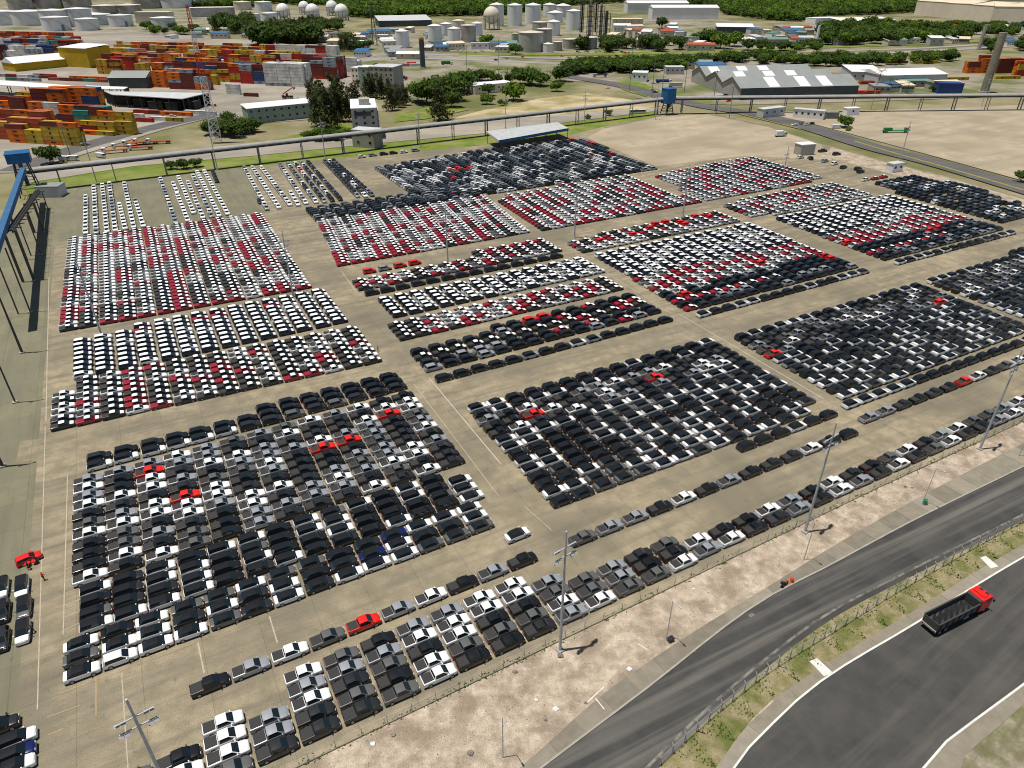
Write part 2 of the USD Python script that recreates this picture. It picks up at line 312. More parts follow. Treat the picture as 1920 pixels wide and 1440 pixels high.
sheet("pavement_bed", [*inner1, *kerb1[::-1]], -0.05, M["verge"])
slab("kerb", np.vstack([kerb1, (kerb1 - 0.3 * B)[::-1]]), -0.3, 0.012, M["kerb"])
sheet("road", [*kerb1, *edge1[::-1]], -0.14, M["asphalt"])
slab("grass_median", [*edge1, *walk2a[::-1]], -0.3, -0.06, M["median"])
paving(walk2a, walk2b, 9.0, [M["walk"], M["walk"], M["walk3"]], -0.3, -0.02, 5)
sheet("pavement_bed", [*walk2a, *walk2b[::-1]], -0.08, M["verge"])
slab("white_kerb", np.vstack([walk2b, (walk2b - 0.28 * B)[::-1]]), -0.3, 0.0, M["kerb_white"])
sheet("road", [*walk2b, *kerb3[::-1]], -0.16, M["asphalt2"])
slab("pavement", [*kerb3, *walk3[::-1]], -0.3, -0.02, M["walk"])
slab("white_kerb", np.vstack([kerb3 + 0.28 * B, kerb3[::-1]]), -0.3, 0.0, M["kerb_white"])
sheet("dirt_corner", [*walk3, G(420, -60), G(60, -60)], -0.1, M["corner"])
lot_far = PX([(2200, 425), (1920, 372), (1790, 335), (1640, 297), (1540, 270), (1440, 236), (1340, 213), (1240, 217), (1130, 238), (1075, 252), (912, 272), (700, 291), (400, 319), (112, 352), (60, 372)])
sheet("car_park", [*[G(u, fence_v(u)) for u in (-120, -20, 20, 60, 117, 200, 420)], G(420, 140), *lot_far, G(-45, 300), G(-120, 200)], 0.0, M["lot"])
sheet("old_apron", [G(-33.2, 70), G(-33.2, 305), G(45, 305.5), *PX([(452, 313), (400, 321), (112, 354), (62, 374)]), G(-58, 300), G(-75, 200), G(-75, 70)], 0.004, M["apron"])
sheet("apron_patch", PX([(38, 826), (83, 823), (83, 862), (30, 866)]), 0.008, M["lot"])
sheet("open_sand", PX([(1130, 242), (1235, 219), (1330, 215), (1440, 238), (1540, 272), (1560, 300), (1395, 292), (1230, 312), (1100, 258)]), 0.004, M["sandlot"])
sheet("sandy_bank", PX([(1560, 276), (1640, 299), (1790, 337), (1920, 374), (2200, 428), (2200, 446), (1920, 390), (1780, 352), (1640, 318), (1540, 292)]), 0.008, M["verge"])
def line(p, q, w, mat, z=0.012, name="painted_line"):
    sheet(name, ribbon([p, q], w, z), z, mat)
L = lambda a, b, w=0.16, m="faint_line": line(gnd(*a), gnd(*b), w, M[m])
uu = lambda a: grid(*a)[0]
def bline(u0, v0, u1, v1, w=0.16, m="faint_line"): line(G(u0, v0), G(u1, v1), w, M[m])
L((126.7, 891), (118.5, 1190)); L((85, 800), (70, 1330)); L((92, 520), (86, 790), 0.2)
L((804, 708), (940, 871), 0.17, "white_line"); L((776, 720), (935, 930), 0.13)
L((1272, 588), (1545, 748), 0.16, "white_line"); L((1245, 592), (1325, 645), 0.12); L((1128, 505), (1262, 590), 0.13)
L((371, 1205), (383, 1262), 0.22); L((228, 1262), (240, 1440), 0.14); L((505, 1155), (520, 1205), 0.22); L((640, 508), (668, 548), 0.2)
L((1318, 648), (1350, 636), 0.14); L((1385, 652), (1400, 645), 0.14); L((985, 950), (1035, 995), 0.12)
for k in range(6):
    L((120 - 0.9 * k, 1068 + 23 * k), (150 - 0.4 * k, 1058 + 22 * k), 0.1)
for a, b in (((180, 1270), (180, 1340)), ((90, 1378), (118, 1366)), ((112, 1300), (160, 1282)), ((88, 1345), (150, 1322)), ((240, 1242), (330, 1215))): L(a, b, 0.12, "faint_yellow")
for k in range(1, 9):   # slab joints of the concrete
    bline(-28 + 8.6 * k, 62, -28 + 8.6 * k, 300, 0.05, "asphalt") if 0 else None

# grounds behind the car park
sheet("grass_strip", PX([(62, 374), (112, 353), (400, 320), (700, 291.5), (912, 272.5), (1075, 252.5), (1130, 238.5), (1235, 217.5), (1235, 208), (1060, 230), (912, 250), (700, 270), (480, 292), (250, 312), (40, 345)]), -0.05, M["grass"])
sheet("service_road", PX([(40, 344), (250, 311), (480, 291), (700, 269), (912, 249), (1060, 229), (1235, 207), (1235, 200), (960, 222), (700, 250), (480, 276), (250, 296), (40, 326)]), -0.15, M["yard"])
sheet("container_yard", PX([(-300, 330), (40, 322), (130, 296), (300, 244), (400, 218), (470, 232), (590, 222), (640, 205), (690, 172), (660, 118), (560, 82), (300, 62), (100, 56), (-300, 58)]), -0.3, M["yard"])
sheet("yard_road", ribbon(smoothline(PX([(20, 320), (110, 288), (230, 252), (330, 228), (400, 214)])), 15, 0), -0.22, M["farroad"])
sheet("dry_field", PX([(845, 222), (905, 206), (985, 190), (1010, 184), (1100, 174), (1180, 186), (1238, 198), (1150, 210), (960, 232), (850, 243)]), -0.25, M["drygrass"])
sheet("lawn", PX([(560, 250), (640, 230), (668, 236), (668, 262), (560, 276), (470, 284), (470, 274)]), -0.2, M["grass"])
sheet("lawn", PX([(735, 215), (830, 196), (880, 205), (800, 222), (740, 228)]), -0.2, M["grass"])
sheet("lawn", PX([(1135, 152), (1190, 150), (1250, 172), (1330, 184), (1340, 192), (1262, 193), (1225, 184), (1180, 172)]), -0.2, M["grass"])
sheet("town_ground", PX([(660, 118), (690, 172), (735, 190), (900, 165), (1040, 152), (1130, 150), (1250, 182), (1380, 192), (1580, 185), (1920, 176), (2200, 172), (2200, 108), (1500, 112), (1080, 116), (900, 104), (700, 96)]), -0.35, M["town"])
sheet("highway", ribbon(smoothline(PX([(640, 118), (760, 108), (900, 112), (1090, 119), (1300, 112), (1500, 103), (1700, 97), (1920, 84), (2200, 70)])), 16, 0), -0.22, M["highway"])
sheet("highway", ribbon(smoothline(PX([(640, 110), (760, 101), (900, 104), (1090, 110), (1300, 104), (1500, 97), (1700, 91), (1920, 78), (2200, 65)])), 12, 0), -0.18, M["highway"])
sheet("grass_verge", PX([(860, 103), (1090, 104), (1300, 101), (1500, 92), (1800, 80), (2100, 66), (2100, 61), (1800, 74), (1500, 88), (1300, 95), (1090, 99), (860, 99)]), -0.15, M["grass"])
sheet("branch_road", ribbon(smoothline(PX([(1040, 140), (1110, 150), (1180, 163), (1245, 182), (1330, 200), (1420, 214), (1520, 239), (1640, 276), (1760, 306), (1920, 353), (2200, 436)])), 17, 0), -0.1, M["farroad"])
for l in ([(1388, 213.5), (1440, 226), (1500, 241)], [(1602, 264), (1690, 290), (1790, 318), (1920, 356)]):
    sheet("yellow_median", ribbon(smoothline(PX(l)), 1.7, 0), -0.06, M["yellow_line"])
sheet("sandy_field", PX([(1420, 208), (1640, 206), (1920, 196), (2300, 190), (2300, 440), (1920, 338), (1760, 294), (1640, 262), (1520, 230)]), -0.25, M["sandlot"])
sheet("far_yard", PX([(1190, 182), (1380, 178), (1600, 168), (1950, 160), (1950, 178), (1600, 190), (1380, 196), (1250, 192)]), -0.28, M["town"])
sheet("plant_ground", PX([(520, 62), (700, 58), (860, 50), (1000, 40), (1200, 32), (1360, 36), (1440, 52), (1540, 44), (1720, 44), (2100, 40), (2100, 70), (1500, 88), (1100, 99), (700, 97), (560, 84)]), -0.42, M["town"])
sheet("tank_farm_ground", PX([(-400, 70), (100, 60), (300, 64), (480, 50), (660, 44), (620, 20), (300, 2), (-600, 2)]), -0.45, M["town"])

# ================================================================ VEHICLES
def loft(secs, z0=0.27):
    rows = []
    for x, zt, w in secs:
        zm = z0 + (zt - z0) * 0.45
        half = [(-w * 0.93, z0), (-w, zm), (-w * 0.975, zt - 0.12), (-w * 0.9, zt - 0.015), (-w * 0.5, zt + 0.012)]
        rows.append([(x, y, z) for y, z in half] + [(x, 0, zt + 0.02)] + [(x, -y, z) for y, z in half[::-1]])
    v = np.array(rows).reshape(-1, 3); k = len(rows[0]); f = []
    for i in range(len(rows) - 1):
        for j in range(k):
            a, b = i * k + j, i * k + (j + 1) % k
            f += [(a, b, b + k), (a, b + k, a + k)]
    n = len(rows) - 1
    for j in range(1, k - 1):
        f += [(0, j + 1, j), (n * k, n * k + j, n * k + j + 1)]
    m = trimesh.Trimesh(v, f, process=False); m.fix_normals(); return m
SHAPE = {  # body sections, cabin base (x0, x1, half), roof (x0, x1, half), belt, top
    "P": ([(-2.47, 0.92, 0.80), (-2.42, 1.07, 0.88), (-0.85, 1.10, 0.92), (1.2, 1.06, 0.92), (1.4, 1.04, 0.91), (2.05, 0.97, 0.88), (2.36, 0.85, 0.80), (2.47, 0.66, 0.70)], (-0.86, 1.33, 0.85), (-0.66, 0.50, 0.69), 1.06, 1.68),
    "S": ([(-2.2, 0.80, 0.78), (-2.14, 1.02, 0.87), (-1.1, 1.07, 0.91), (1.1, 1.05, 0.91), (1.9, 0.98, 0.88), (2.12, 0.84, 0.80), (2.2, 0.64, 0.72)], (-2.08, 1.22, 0.85), (-1.78, 0.36, 0.70), 1.04, 1.66),
    "C": ([(-2.22, 0.80, 0.78), (-2.16, 1.06, 0.86), (-1.4, 1.10, 0.91), (1.1, 1.04, 0.91), (1.9, 0.96, 0.88), (2.14, 0.82, 0.80), (2.22, 0.62, 0.72)], (-1.72, 1.22, 0.85), (-1.02, 0.34, 0.68), 1.05, 1.58),
    "H": ([(-2.0, 0.74, 0.75), (-1.95, 0.96, 0.83), (-1.0, 0.99, 0.86), (1.0, 0.97, 0.86), (1.72, 0.90, 0.83), (1.93, 0.77, 0.76), (2.0, 0.60, 0.68)], (-1.92, 1.08, 0.80), (-1.66, 0.20, 0.66), 0.96, 1.50)}
def vehicle_meshes(t):
    secs, (a0, a1, ah), (r0, r1, rh), zb, zt = SHAPE[t]
    body = loft(secs)
    c = np.array([(a0, -ah, zb), (a1, -ah, zb), (a1, ah, zb), (a0, ah, zb), (r0, -rh, zt - 0.04), (r1, -rh, zt - 0.04), (r1, rh, zt - 0.04), (r0, rh, zt - 0.04)])
    frame = trimesh.Trimesh(c, [(0, 1, 5), (0, 5, 4), (1, 2, 6), (1, 6, 5), (2, 3, 7), (2, 7, 6), (3, 0, 4), (3, 4, 7), (4, 5, 6), (4, 6, 7)], process=False)
    def pane(i, j, k, l, m0=0.06, m1=0.08):
        q = c[[i, j, k, l]]; n = np.cross(q[1] - q[0], q[3] - q[0]); n /= np.linalg.norm(n)
        mid = q.mean(0)
        if n @ (mid - np.array([(a0 + a1) / 2, 0, 1.2])) < 0: n = -n
        lo0, lo1 = q[0] + (q[1] - q[0]) * m0, q[1] + (q[0] - q[1]) * m0
        hi0, hi1 = q[3] + (q[2] - q[3]) * m0, q[2] + (q[3] - q[2]) * m0
        b0, b1 = lo0 + (hi0 - lo0) * m1, lo1 + (hi1 - lo1) * m1
        t0, t1 = lo0 + (hi0 - lo0) * 0.95, lo1 + (hi1 - lo1) * 0.95
        return quad3(np.array([b0, b1, t1, t0]) + n * 0.012)
    nx = 4
    xs = np.linspace(r0 - 0.05, r1 + 0.03, nx); ys = np.linspace(-rh, rh, 5)
    vz = lambda x, y: zt - 0.03 * (y / rh) ** 2 - 0.03 * ((x - (r0 + r1) / 2) / ((r1 - r0) / 2)) ** 4
    V = np.array([(x, y, vz(x, y)) for x in xs for y in ys]); F = []
    for i in range(nx - 1):
        for j in range(4):
            p = i * 5 + j; F += [(p, p + 5, p + 6), (p, p + 6, p + 1)]
    roof = trimesh.Trimesh(V, F, process=False)
    rfilm = roof.copy(); rfilm.vertices = rfilm.vertices * (0.985, 0.96, 1) + (0, 0, 0.012)
    h0, h1 = a1 + 0.12, secs[-2][0] - 0.12
    zf = lambda x: float(np.interp(x, [s[0] for s in secs], [s[1] for s in secs]))
    hx = np.linspace(h0, h1, 4); hw = [0.74, 0.74, 0.72, 0.64]
    V = np.array([(x, s * w, zf(x) + (0.038 if s == 0 else 0.022)) for x, w in zip(hx, hw) for s in (-1, 0, 1)]); F = []
    for i in range(3):
        for j in range(2):
            p = i * 3 + j; F += [(p, p + 3, p + 4), (p, p + 4, p + 1)]
    hfilm = trimesh.Trimesh(V, F, process=False)
    wheels = []
    wx = (secs[-1][0] - 0.88, secs[0][0] + 0.95)
    w = secs[3][2]
    for x in wx:
        for s in (-1, 1):
            ty = trimesh.creation.cylinder(0.35, 0.24, sections=14); ty.apply_transform(trimesh.transformations.rotation_matrix(math.pi / 2, (1, 0, 0))); ty.apply_translation((x, s * (w - 0.11), 0.35))
            ri = trimesh.creation.cylinder(0.22, 0.03, sections=10); ri.apply_transform(trimesh.transformations.rotation_matrix(math.pi / 2, (1, 0, 0))); ri.apply_translation((x, s * (w + 0.008), 0.35))
            wheels.append((ty, ri))
    xf, xr = secs[-2][0], secs[0][0]
    heads = [bx(0.16, 0.34, 0.13, xf - 0.02, s * 0.56, 0.76) for s in (-1, 1)]
    tails = [bx(0.06, 0.2, 0.22, xr + 0.02, s * 0.70, 0.86) for s in (-1, 1)]
    mirrors = [bx(0.14, 0.2, 0.13, a1 - 0.32, s * (ah + 0.14), zb + 0.1) for s in (-1, 1)]
    sill = bx(secs[-1][0] - secs[0][0] - 0.1, 2 * w - 0.1, 0.16, 0, 0, 0.24)
    return dict(body=body, frame=frame, ws=pane(1, 2, 6, 5), rw=pane(3, 0, 4, 7), sw=[pane(0, 1, 5, 4, 0.07, 0.06), pane(2, 3, 7, 6, 0.07, 0.06)],
                roof=roof, rfilm=rfilm, hfilm=hfilm, wheels=wheels, heads=heads, tails=tails, mirrors=mirrors, sill=sill,
                cover=bx(1.42, 1.5, 0.05, -1.62, 0, 1.115))
VM = {t: vehicle_meshes(t) for t in "PSCH"}
KINDS, FARK = {}, {}
TYPE = {"P": "pickup", "S": "suv", "C": "coupe_suv", "H": "hatchback"}
def key(t, paint, roof="paint"): return (t, paint, roof)
def vehicle_class(k):
    if k in KINDS: return KINDS[k]
    t, paint, roof = k; m = VM[t]
    c = kind_of(f"{TYPE[t]}_{paint.replace(' ', '_')}_{roof}")
    P = M["car " + paint]
    part(c, "body", m["body"], P, 40)
    part(c, "cabin", m["frame"], M["roofblack"] if roof == "black" else P)
    part(c, "roof", m["roof"], M["roofblack"] if roof == "black" else P, True)
    part(c, "windscreen", m["ws"], M["glass"]); part(c, "rear_window", m["rw"], M["glass"])
    for s in m["sw"]: part(c, "side_window", s, M["glass"])
    part(c, "sill", m["sill"], M["trim"])
    if t == "P": part(c, "bed_cover", m["cover"], P if paint == "deep red" else M["cover"])
    if roof == "film":
        part(c, "protective_film", m["rfilm"], M["film"], True); part(c, "protective_film", m["hfilm"], M["film"], True)
    for ty, ri in m["wheels"]:
        w = part(c, "wheel", ty, M["tyre"], 40); part(w, "rim", ri, M["rim"])
    for h in m["heads"]: part(c, "headlight", h, M["lamp"])
    for h in m["tails"]: part(c, "tail_light", h, M["tail"])
    for h in m["mirrors"]: part(c, "mirror", h, P)
    KINDS[k] = c
    return c

# ---------------------------------------------------------------- the parked vehicles: every one gets a place, a kind and a colour
rng = random.Random(7)
CARS = []      # [x, y, rotation, key, block, row, column, group]
PW, PS, PG, PD, PK, PR = [key("P", c) for c in ("white", "silver", "grey", "dark grey", "black", "red")]
FW, FS, FD, FR = [key("P", c, "film") for c in ("white", "silver", "dark grey", "deep red")]
SW, SS, SD, SKb, SB, SG = [key("S", c, "black") for c in ("white", "silver", "dark grey", "black", "blue", "grey")]
SK, SDp, SGp, SSp, SWp, SRp = [key("S", c) for c in ("black", "dark grey", "grey", "silver", "white", "red")]
CW, CS, CD, CK, CG, CB = [key("C", c, "black") for c in ("white", "silver", "dark grey", "black", "grey", "blue")]
HN, HW, HS, HD, HR = [key("H", c, "film") for c in ("navy", "white", "silver", "dark grey", "deep red")]
HWp, HKp, HSp, HRp = [key("H", c) for c in ("white", "black", "silver", "red")]
def pick(w):
    r = rng.random() * sum(w.values())
    for k, x in w.items():
        r -= x
        if r <= 0: return k
    return k
def inside(poly, x, y):
    c = False; n = len(poly)
    for i in range(n):
        (x1, y1), (x2, y2) = poly[i], poly[(i + 1) % n]
        if (y1 > y) != (y2 > y) and x < (x2 - x1) * (y - y1) / (y2 - y1) + x1: c = not c
    return c
def put(u, v, k, block, row=0, col=0, rot=0.0):
    p = G(u, v)
    CARS.append([p[0], p[1], A_DEG + rot, k, block, row, col])
def fill(block, u0, pitch, ncol, v0, dv, nrow, choose, slope=0.0, skew=0.0, mask=None, holes=0.0, hold=0.0):
    """Columns along A, rows along B; v0 is where the nearest row's near wheels stand."""
    for i in range(ncol):
        last = None; sh = rng.uniform(-0.12, 0.12)
        for j in range(nrow):
            u = u0 + (i + 0.5) * pitch + skew * j * dv + sh + rng.uniform(-0.09, 0.09)
            v = v0 + slope * (i + 0.5) * pitch + j * dv + 0.92 + rng.uniform(-0.1, 0.1)
            k = choose(i, j, u, v)
            if isinstance(k, dict):
                k = last if (last is not None and last in k and rng.random() < hold) else pick(k)
            if k is None or rng.random() < holes: continue
            if mask is not None:
                p = G(u, v); q = proj(p[0], p[1], 0)
                if not inside(mask, *q): continue
            last = k
            put(u, v, k, block, j, i, rng.uniform(-0.9, 0.9))
# the rows along the fence, front to back, column by column (far car first as the photograph shows them)
FRONT = {-4: [PD, PK], -3: [PG, PK, PS], -2: [PK, PW, PG], -1: [PW, PW, PW, PG], 0: [PS, PS, PD], 1: [PW, PS, PW, PD, PD], 2: [PG, PS, PD, PG, PD], 3: [PK, PS, PG, PK, PG], 4: [PS, PW, PK, PW, PW],
         5: [PS, PW, PW, PG, PK], 6: [PW, PW, PK, PG, PK], 7: [PW, PW, PK, PG, PD], 8: [PS, PG, PW, PS], 9: [PD, PG, PG, PW][1:], 10: [PS, PS, PG], 11: [PK, PK, PG], 12: [PG, PK, PW]}
for i, colr in FRONT.items():
    base = 61.4 + 0.012 * i * 5.8
    for j, k in enumerate(colr[::-1]):
        if k is PK and rng.random() < 0.4: k = PD if rng.random() < 0.4 else PK
        put(-4.5 + 5.82 * i + 2.5 + rng.uniform(-0.08, 0.08), base + j * 2.45 + 0.92, k, "front rows", j, i + 4, rng.uniform(-0.8, 0.8))
two = [[PW, PK, PK, PW, PS, PK, PW, PD, PK, PG, PW, PK, PS, PW, PG, PG, PS, PW, PD, PG, PK, PW, PS, PD, PK, PG, PW, PS], [PS, PW, PK, PD, PS, PK, PW, PS, PD, PW, PK, PG, PW, PK, PK, PS, PW, PW, PG, PK, PW, PS, PK, PG, PW, PD, PK, PS]]
for i in range(27):
    for j in (0, 1):
        put(-4.5 + 5.82 * (13 + i) + 2.5, 62.6 + j * 2.5 + 0.92, two[1 - j][i], "front rows", j, i + 17, rng.uniform(-0.8, 0.8))
# single file row behind it
for i, k in enumerate([PK, PS, PW, PG, PR, PS, PW, PK, PS, PK]):
    put(-11 + 5.76 * i + 2.5, 75.9 + 0.92, k, "single file row", 0, i, rng.uniform(-0.8, 0.8))
for i, k in enumerate([PG, PS, PS, PK, PW, PK, PS, PK, PD, PD, PW, PK, SK]):
    put(53.3 + 5.85 * i + 2.5, 75.6 - 0.006 * i * 5.8 + 0.92, k, "single file row", 0, i + 10, rng.uniform(-0.8, 0.8))
for i in range(26):
    k = [PS, PS, PD, PK, PD, PK, PR, PW, PK, PG][i] if i < 10 else pick({PS: 1, PW: 1, PK: 1, PD: 1, PG: 1})
    put(133.2 + 5.8 * i + 2.5, 77.4 - 0.01 * i * 5.8 + 0.92, k, "right single file row", 0, i, rng.uniform(-0.8, 0.8))
for i in range(28):
    k = SW if i < 5 else pick({SW: 1, SD: 1, SKb: 1.5})
    put(134.6 + 5.1 * i + 2.3, 83.3 - 0.012 * i * 5 + 0.92, k, "right middle block", -1, i, rng.uniform(-0.8, 0.8))
for i, k in enumerate([SD, SD, SKb, SW, SKb, SKb]):
    put(100.5 + 5.1 * i + 2.3, 82.6 + 0.92, k, "near middle block", -1, i, 0)
put(45.6, 82.9, CW, "white loner", 0, 0, 2)
# near left block
lowmix = {SW: 0.32, CW: 0.08, SD: 0.22, SKb: 0.2, SG: 0.12, SK: 0.06}
coupes = {CW: 0.4, CD: 0.25, CK: 0.17, CG: 0.18}
fill("near left block", -27.4, 5.05, 14, 87.1, 2.78, 3, lambda i, j, u, v: CB if (i, j) in ((9, 1), (10, 2)) else ((SWp if (i, j) == (1, 0) else coupes)), slope=0.0)
fill("near left block", -25.4, 5.05, 14, 95.6, 2.78, 4, lambda i, j, u, v: None if (i == 13 and j > 2) else lowmix, hold=0.15)
upmix = {PW: 0.27, PS: 0.27, PG: 0.12, PD: 0.16, PK: 0.18}
fill("near left block", -26.3, 5.62, 13, 107.4, 2.95, 11, lambda i, j, u, v: upmix if v < 138.2 + (3 if i > 4 else 0) else None)
fill("near left block", -23.8, 5.05, 14, 141.5, 2.95, 2, lambda i, j, u, v: {SK: 0.7, SDp: 0.3} if j else ({SW: 0.35, SS: 0.35, SK: 0.3} if i < 6 else {SDp: 0.5, SGp: 0.5}))
fill("near left block", 11.4, 5.05, 7, 147.3, 2.9, 1, lambda i, j, u, v: SK)
# left lots behind it
fill("white film block", -30.9, 5.12, 15, 161.9, 2.96, 8, lambda i, j, u, v: (None if (i == 0 and j > 5) or (j > 7) else {FD: 0.45, FR: 0.24, FW: 0.24, FS: 0.07}), slope=-0.058)
fill("white film block", -26.7, 5.12, 14, 185.2, 2.98, 9, lambda i, j, u, v: (None if j > 7 and i < 3 else (FR if j >= 7 and i > 2 and i < 13 and rng.random() < 0.25 else {HN: 0.72, HD: 0.16, HW: 0.12})), slope=-0.0)
fill("red and white block", -30.3, 5.16, 14, 217.6, 2.95, 30, lambda i, j, u, v: (FR if j == 0 and i > 1 and rng.random() < 0.7 else {FD: 0.42, FW: 0.34, FR: 0.18, FS: 0.06} if j < 9 else {FR: 0.34, FW: 0.36, FS: 0.2, FD: 0.1}), slope=-0.03, skew=0.018, hold=0.45)
# loose columns at the far left, one behind the other
LOOSE = [(-22.6, 309, -22, 367.5, "w"), (-19.0, 307, -18.5, 384, "w"), (-15.2, 307, -14.9, 385, "w"), (-12.2, 307, -11.9, 386.5, "w"), (-8.7, 308, -9.2, 346, "f"), (-5.6, 308, -5.6, 383, "w"), (-2.1, 307.5, -2.8, 350.5, "w"),
         (9.8, 306.5, 10.4, 384, "r"), (14.4, 307, 14.7, 351, "f"), (15, 353, 15, 373, "r"), (17.8, 317, 18.5, 383, "f"), (20.4, 308, 21.5, 371, "r"), (23.8, 307.7, 25.2, 383, "r"), (26.7, 307.7, 27.9, 389, "f"), (30.2, 308.3, 31.3, 389, "f"), (34, 364, 35.1, 387, "n"),
         (46.2, 307.3, 50.6, 388, "w"), (51.1, 307.2, 54.3, 386, "w"), (56.3, 309, 58.4, 384, "w"), (59.4, 307, 61, 330, "w"), (63, 308, 68.4, 386, "w"), (67.3, 307.4, 72.4, 385, "m"), (70.9, 306.4, 75.9, 384, "m"), (74.4, 306.4, 79.2, 384, "m"), (78, 306.2, 82.6, 384, "k"), (86.3, 307.4, 91, 382, "k"), (89.5, 306, 93.2, 381, "m"), (92.7, 306, 95.4, 380.6, "k"), (45.7, 317, 45.7, 325, "n")]
MIX = {"w": {HWp: 0.5, HW: 0.3, HSp: 0.2}, "f": {HW: 1}, "r": {HWp: 0.6, HR: 0.15, HSp: 0.25}, "n": {SK: 0.5, SB: 0.5}, "m": {SWp: 0.35, SSp: 0.25, SK: 0.3, SRp: 0.03, SGp: 0.1}, "k": {SK: 0.5, SDp: 0.25, SGp: 0.2, SSp: 0.1}}
for c, (ua, va, ub, vb, mx) in enumerate(LOOSE):
    n = max(1, int((vb - va) / (4.75 if mx == "f" else 5.15)))
    for i in range(n):
        t = (i + 0.5) / n
        put(ua + (ub - ua) * t, va + (vb - va) * t, pick(MIX[mx]), "loose columns", i, c, -90 + math.degrees(math.atan2(ua - ub, vb - va)))
# middle blocks
mixA = {FR: 0.31, FW: 0.37, FS: 0.17, FD: 0.15}
fill("far red and white block", 54.2, 5.16, 15, 229.6, 2.95, 18, lambda i, j, u, v: (FR if j == 0 and i < 8 and rng.random() < 0.5 else mixA), skew=0.125, hold=0.35)
fill("far red and white block", 60.2, 5.16, 15, 283.2, 2.95, 6, lambda i, j, u, v: {SK: 0.42, SDp: 0.28, SSp: 0.16, SGp: 0.14}, skew=0.0)
fill("far dark block", 104, 5.16, 28, 284.5, 2.95, 27, lambda i, j, u, v: {SK: 0.3, SDp: 0.17, SGp: 0.15, SSp: 0.18, SWp: 0.2, SRp: 0.022}, mask=[(698, 318), (762, 366), (845, 366), (920, 366), (938, 372), (1175, 329), (1242, 322), (1092, 263), (925, 281)], hold=0.3)
fill("far middle block", 136.2, 5.16, 17, 228.8, 2.95, 19, lambda i, j, u, v: mixA, mask=[(934, 371), (1012, 437), (1312, 381), (1172, 331)], skew=0.06, hold=0.3)
fill("far right block", 221.5, 5.16, 16, 229.4, 2.95, 18, lambda i, j, u, v: (FR if j == 0 and i > 9 else {FR: 0.22, FW: 0.42, FS: 0.18, FD: 0.18}), mask=[(1224, 333), (1400, 297), (1548, 336), (1330, 379)], hold=0.3)
fill("thin middle rows", 54.6, 5.3, 14, 200.4, 3, 1, lambda i, j, u, v: {SK: 0.5, SDp: 0.3, SSp: 0.2})
fill("thin middle rows", 54.2, 5.16, 15, 205.6, 2.95, 3 + 2, lambda i, j, u, v: None if (j > 2 and i < 9) else {FR: 0.38, FD: 0.38, FS: 0.12, FW: 0.12})
for i, k in enumerate([HRp, HSp, HRp, HRp]): put(62.5 + 5.5 * i, 219.4, k, "thin middle rows", 8, i)
fill("thin right rows", 136.8, 5.16, 15, 200.4, 2.95, 5, lambda i, j, u, v: {FW: 0.55, FS: 0.3, FD: 0.15} if j < 2 else ({HRp: 0.2, FR: 0.15, FD: 0.45, FS: 0.2} if (j < 4 or i > 2) else None), mask=[(1050, 456), (1090, 477), (1402, 414), (1390, 390)])
fill("thin far right rows", 221.8, 5.16, 15, 199.6, 2.95, 8, lambda i, j, u, v: {FR: 0.36, FW: 0.4, FS: 0.14, FD: 0.1} if j > 2 else {FW: 0.7, FS: 0.2, FD: 0.1}, mask=[(1356, 386), (1412, 411), (1642, 368), (1560, 343)])
for name, u0, n in (("mixed middle block", 54.0, 15), ("mixed right block", 137.6, 15), ("mixed far right block", 227.8, 14)):
    mid = u0 < 100
    fill(name, u0 + (3 if mid else 0.6), 5.13, n, 181.2 if mid else 172.4, 3.05, 5 if mid else 8, lambda i, j, u, v: {HN: 0.5, HD: 0.25, HW: 0.25} if (i < 8 or rng.random() < 0.8) else FW, slope=0.002)
    fill(name, u0 - 0.4, 5.13, n, 166.2 if mid else 157.6, 2.95, 4 if mid else 5, lambda i, j, u, v: ({FD: 1} if mid and i < 2 else {FR: 0.36, FW: 0.36, FD: 0.2, FS: 0.08} if mid else {FR: 0.55, FW: 0.3, FS: 0.15}))
    fill(name, u0 - 0.6, 5.13, n, 153.4 if mid else 149.2, 2.95, 3 if mid else 3, lambda i, j, u, v: ({FD: 0.8, FR: 0.2 if i > 4 else 0} if j == 0 else None if (j == 2 and i < 5) else {SK: 0.5, SDp: 0.3, SSp: 0.2} if i < 9 else {SK: 0.7, FR: 0.1, SDp: 0.2}) if mid else ({FR: 0.75, FD: 0.25} if j == 0 and i < 9 else {SK: 0.62, SDp: 0.22, FW: 0.08, SRp: 0.04, SSp: 0.04}))
    fill(name, u0 - 0.6, 5.13, n, 146.6 if mid else 143.4, 2.95, 2 if mid else 2, lambda i, j, u, v: {SK: 0.3, SDp: 0.35, SSp: 0.3, FR: 0.05})
    fill(name, u0 - 0.2, 5.05, n, 140.4 if mid else 138.2, 2.95, 1 if mid else 1, lambda i, j, u, v: {SKb: 0.35, SD: 0.3, SW: 0.15, SS: 0.2})
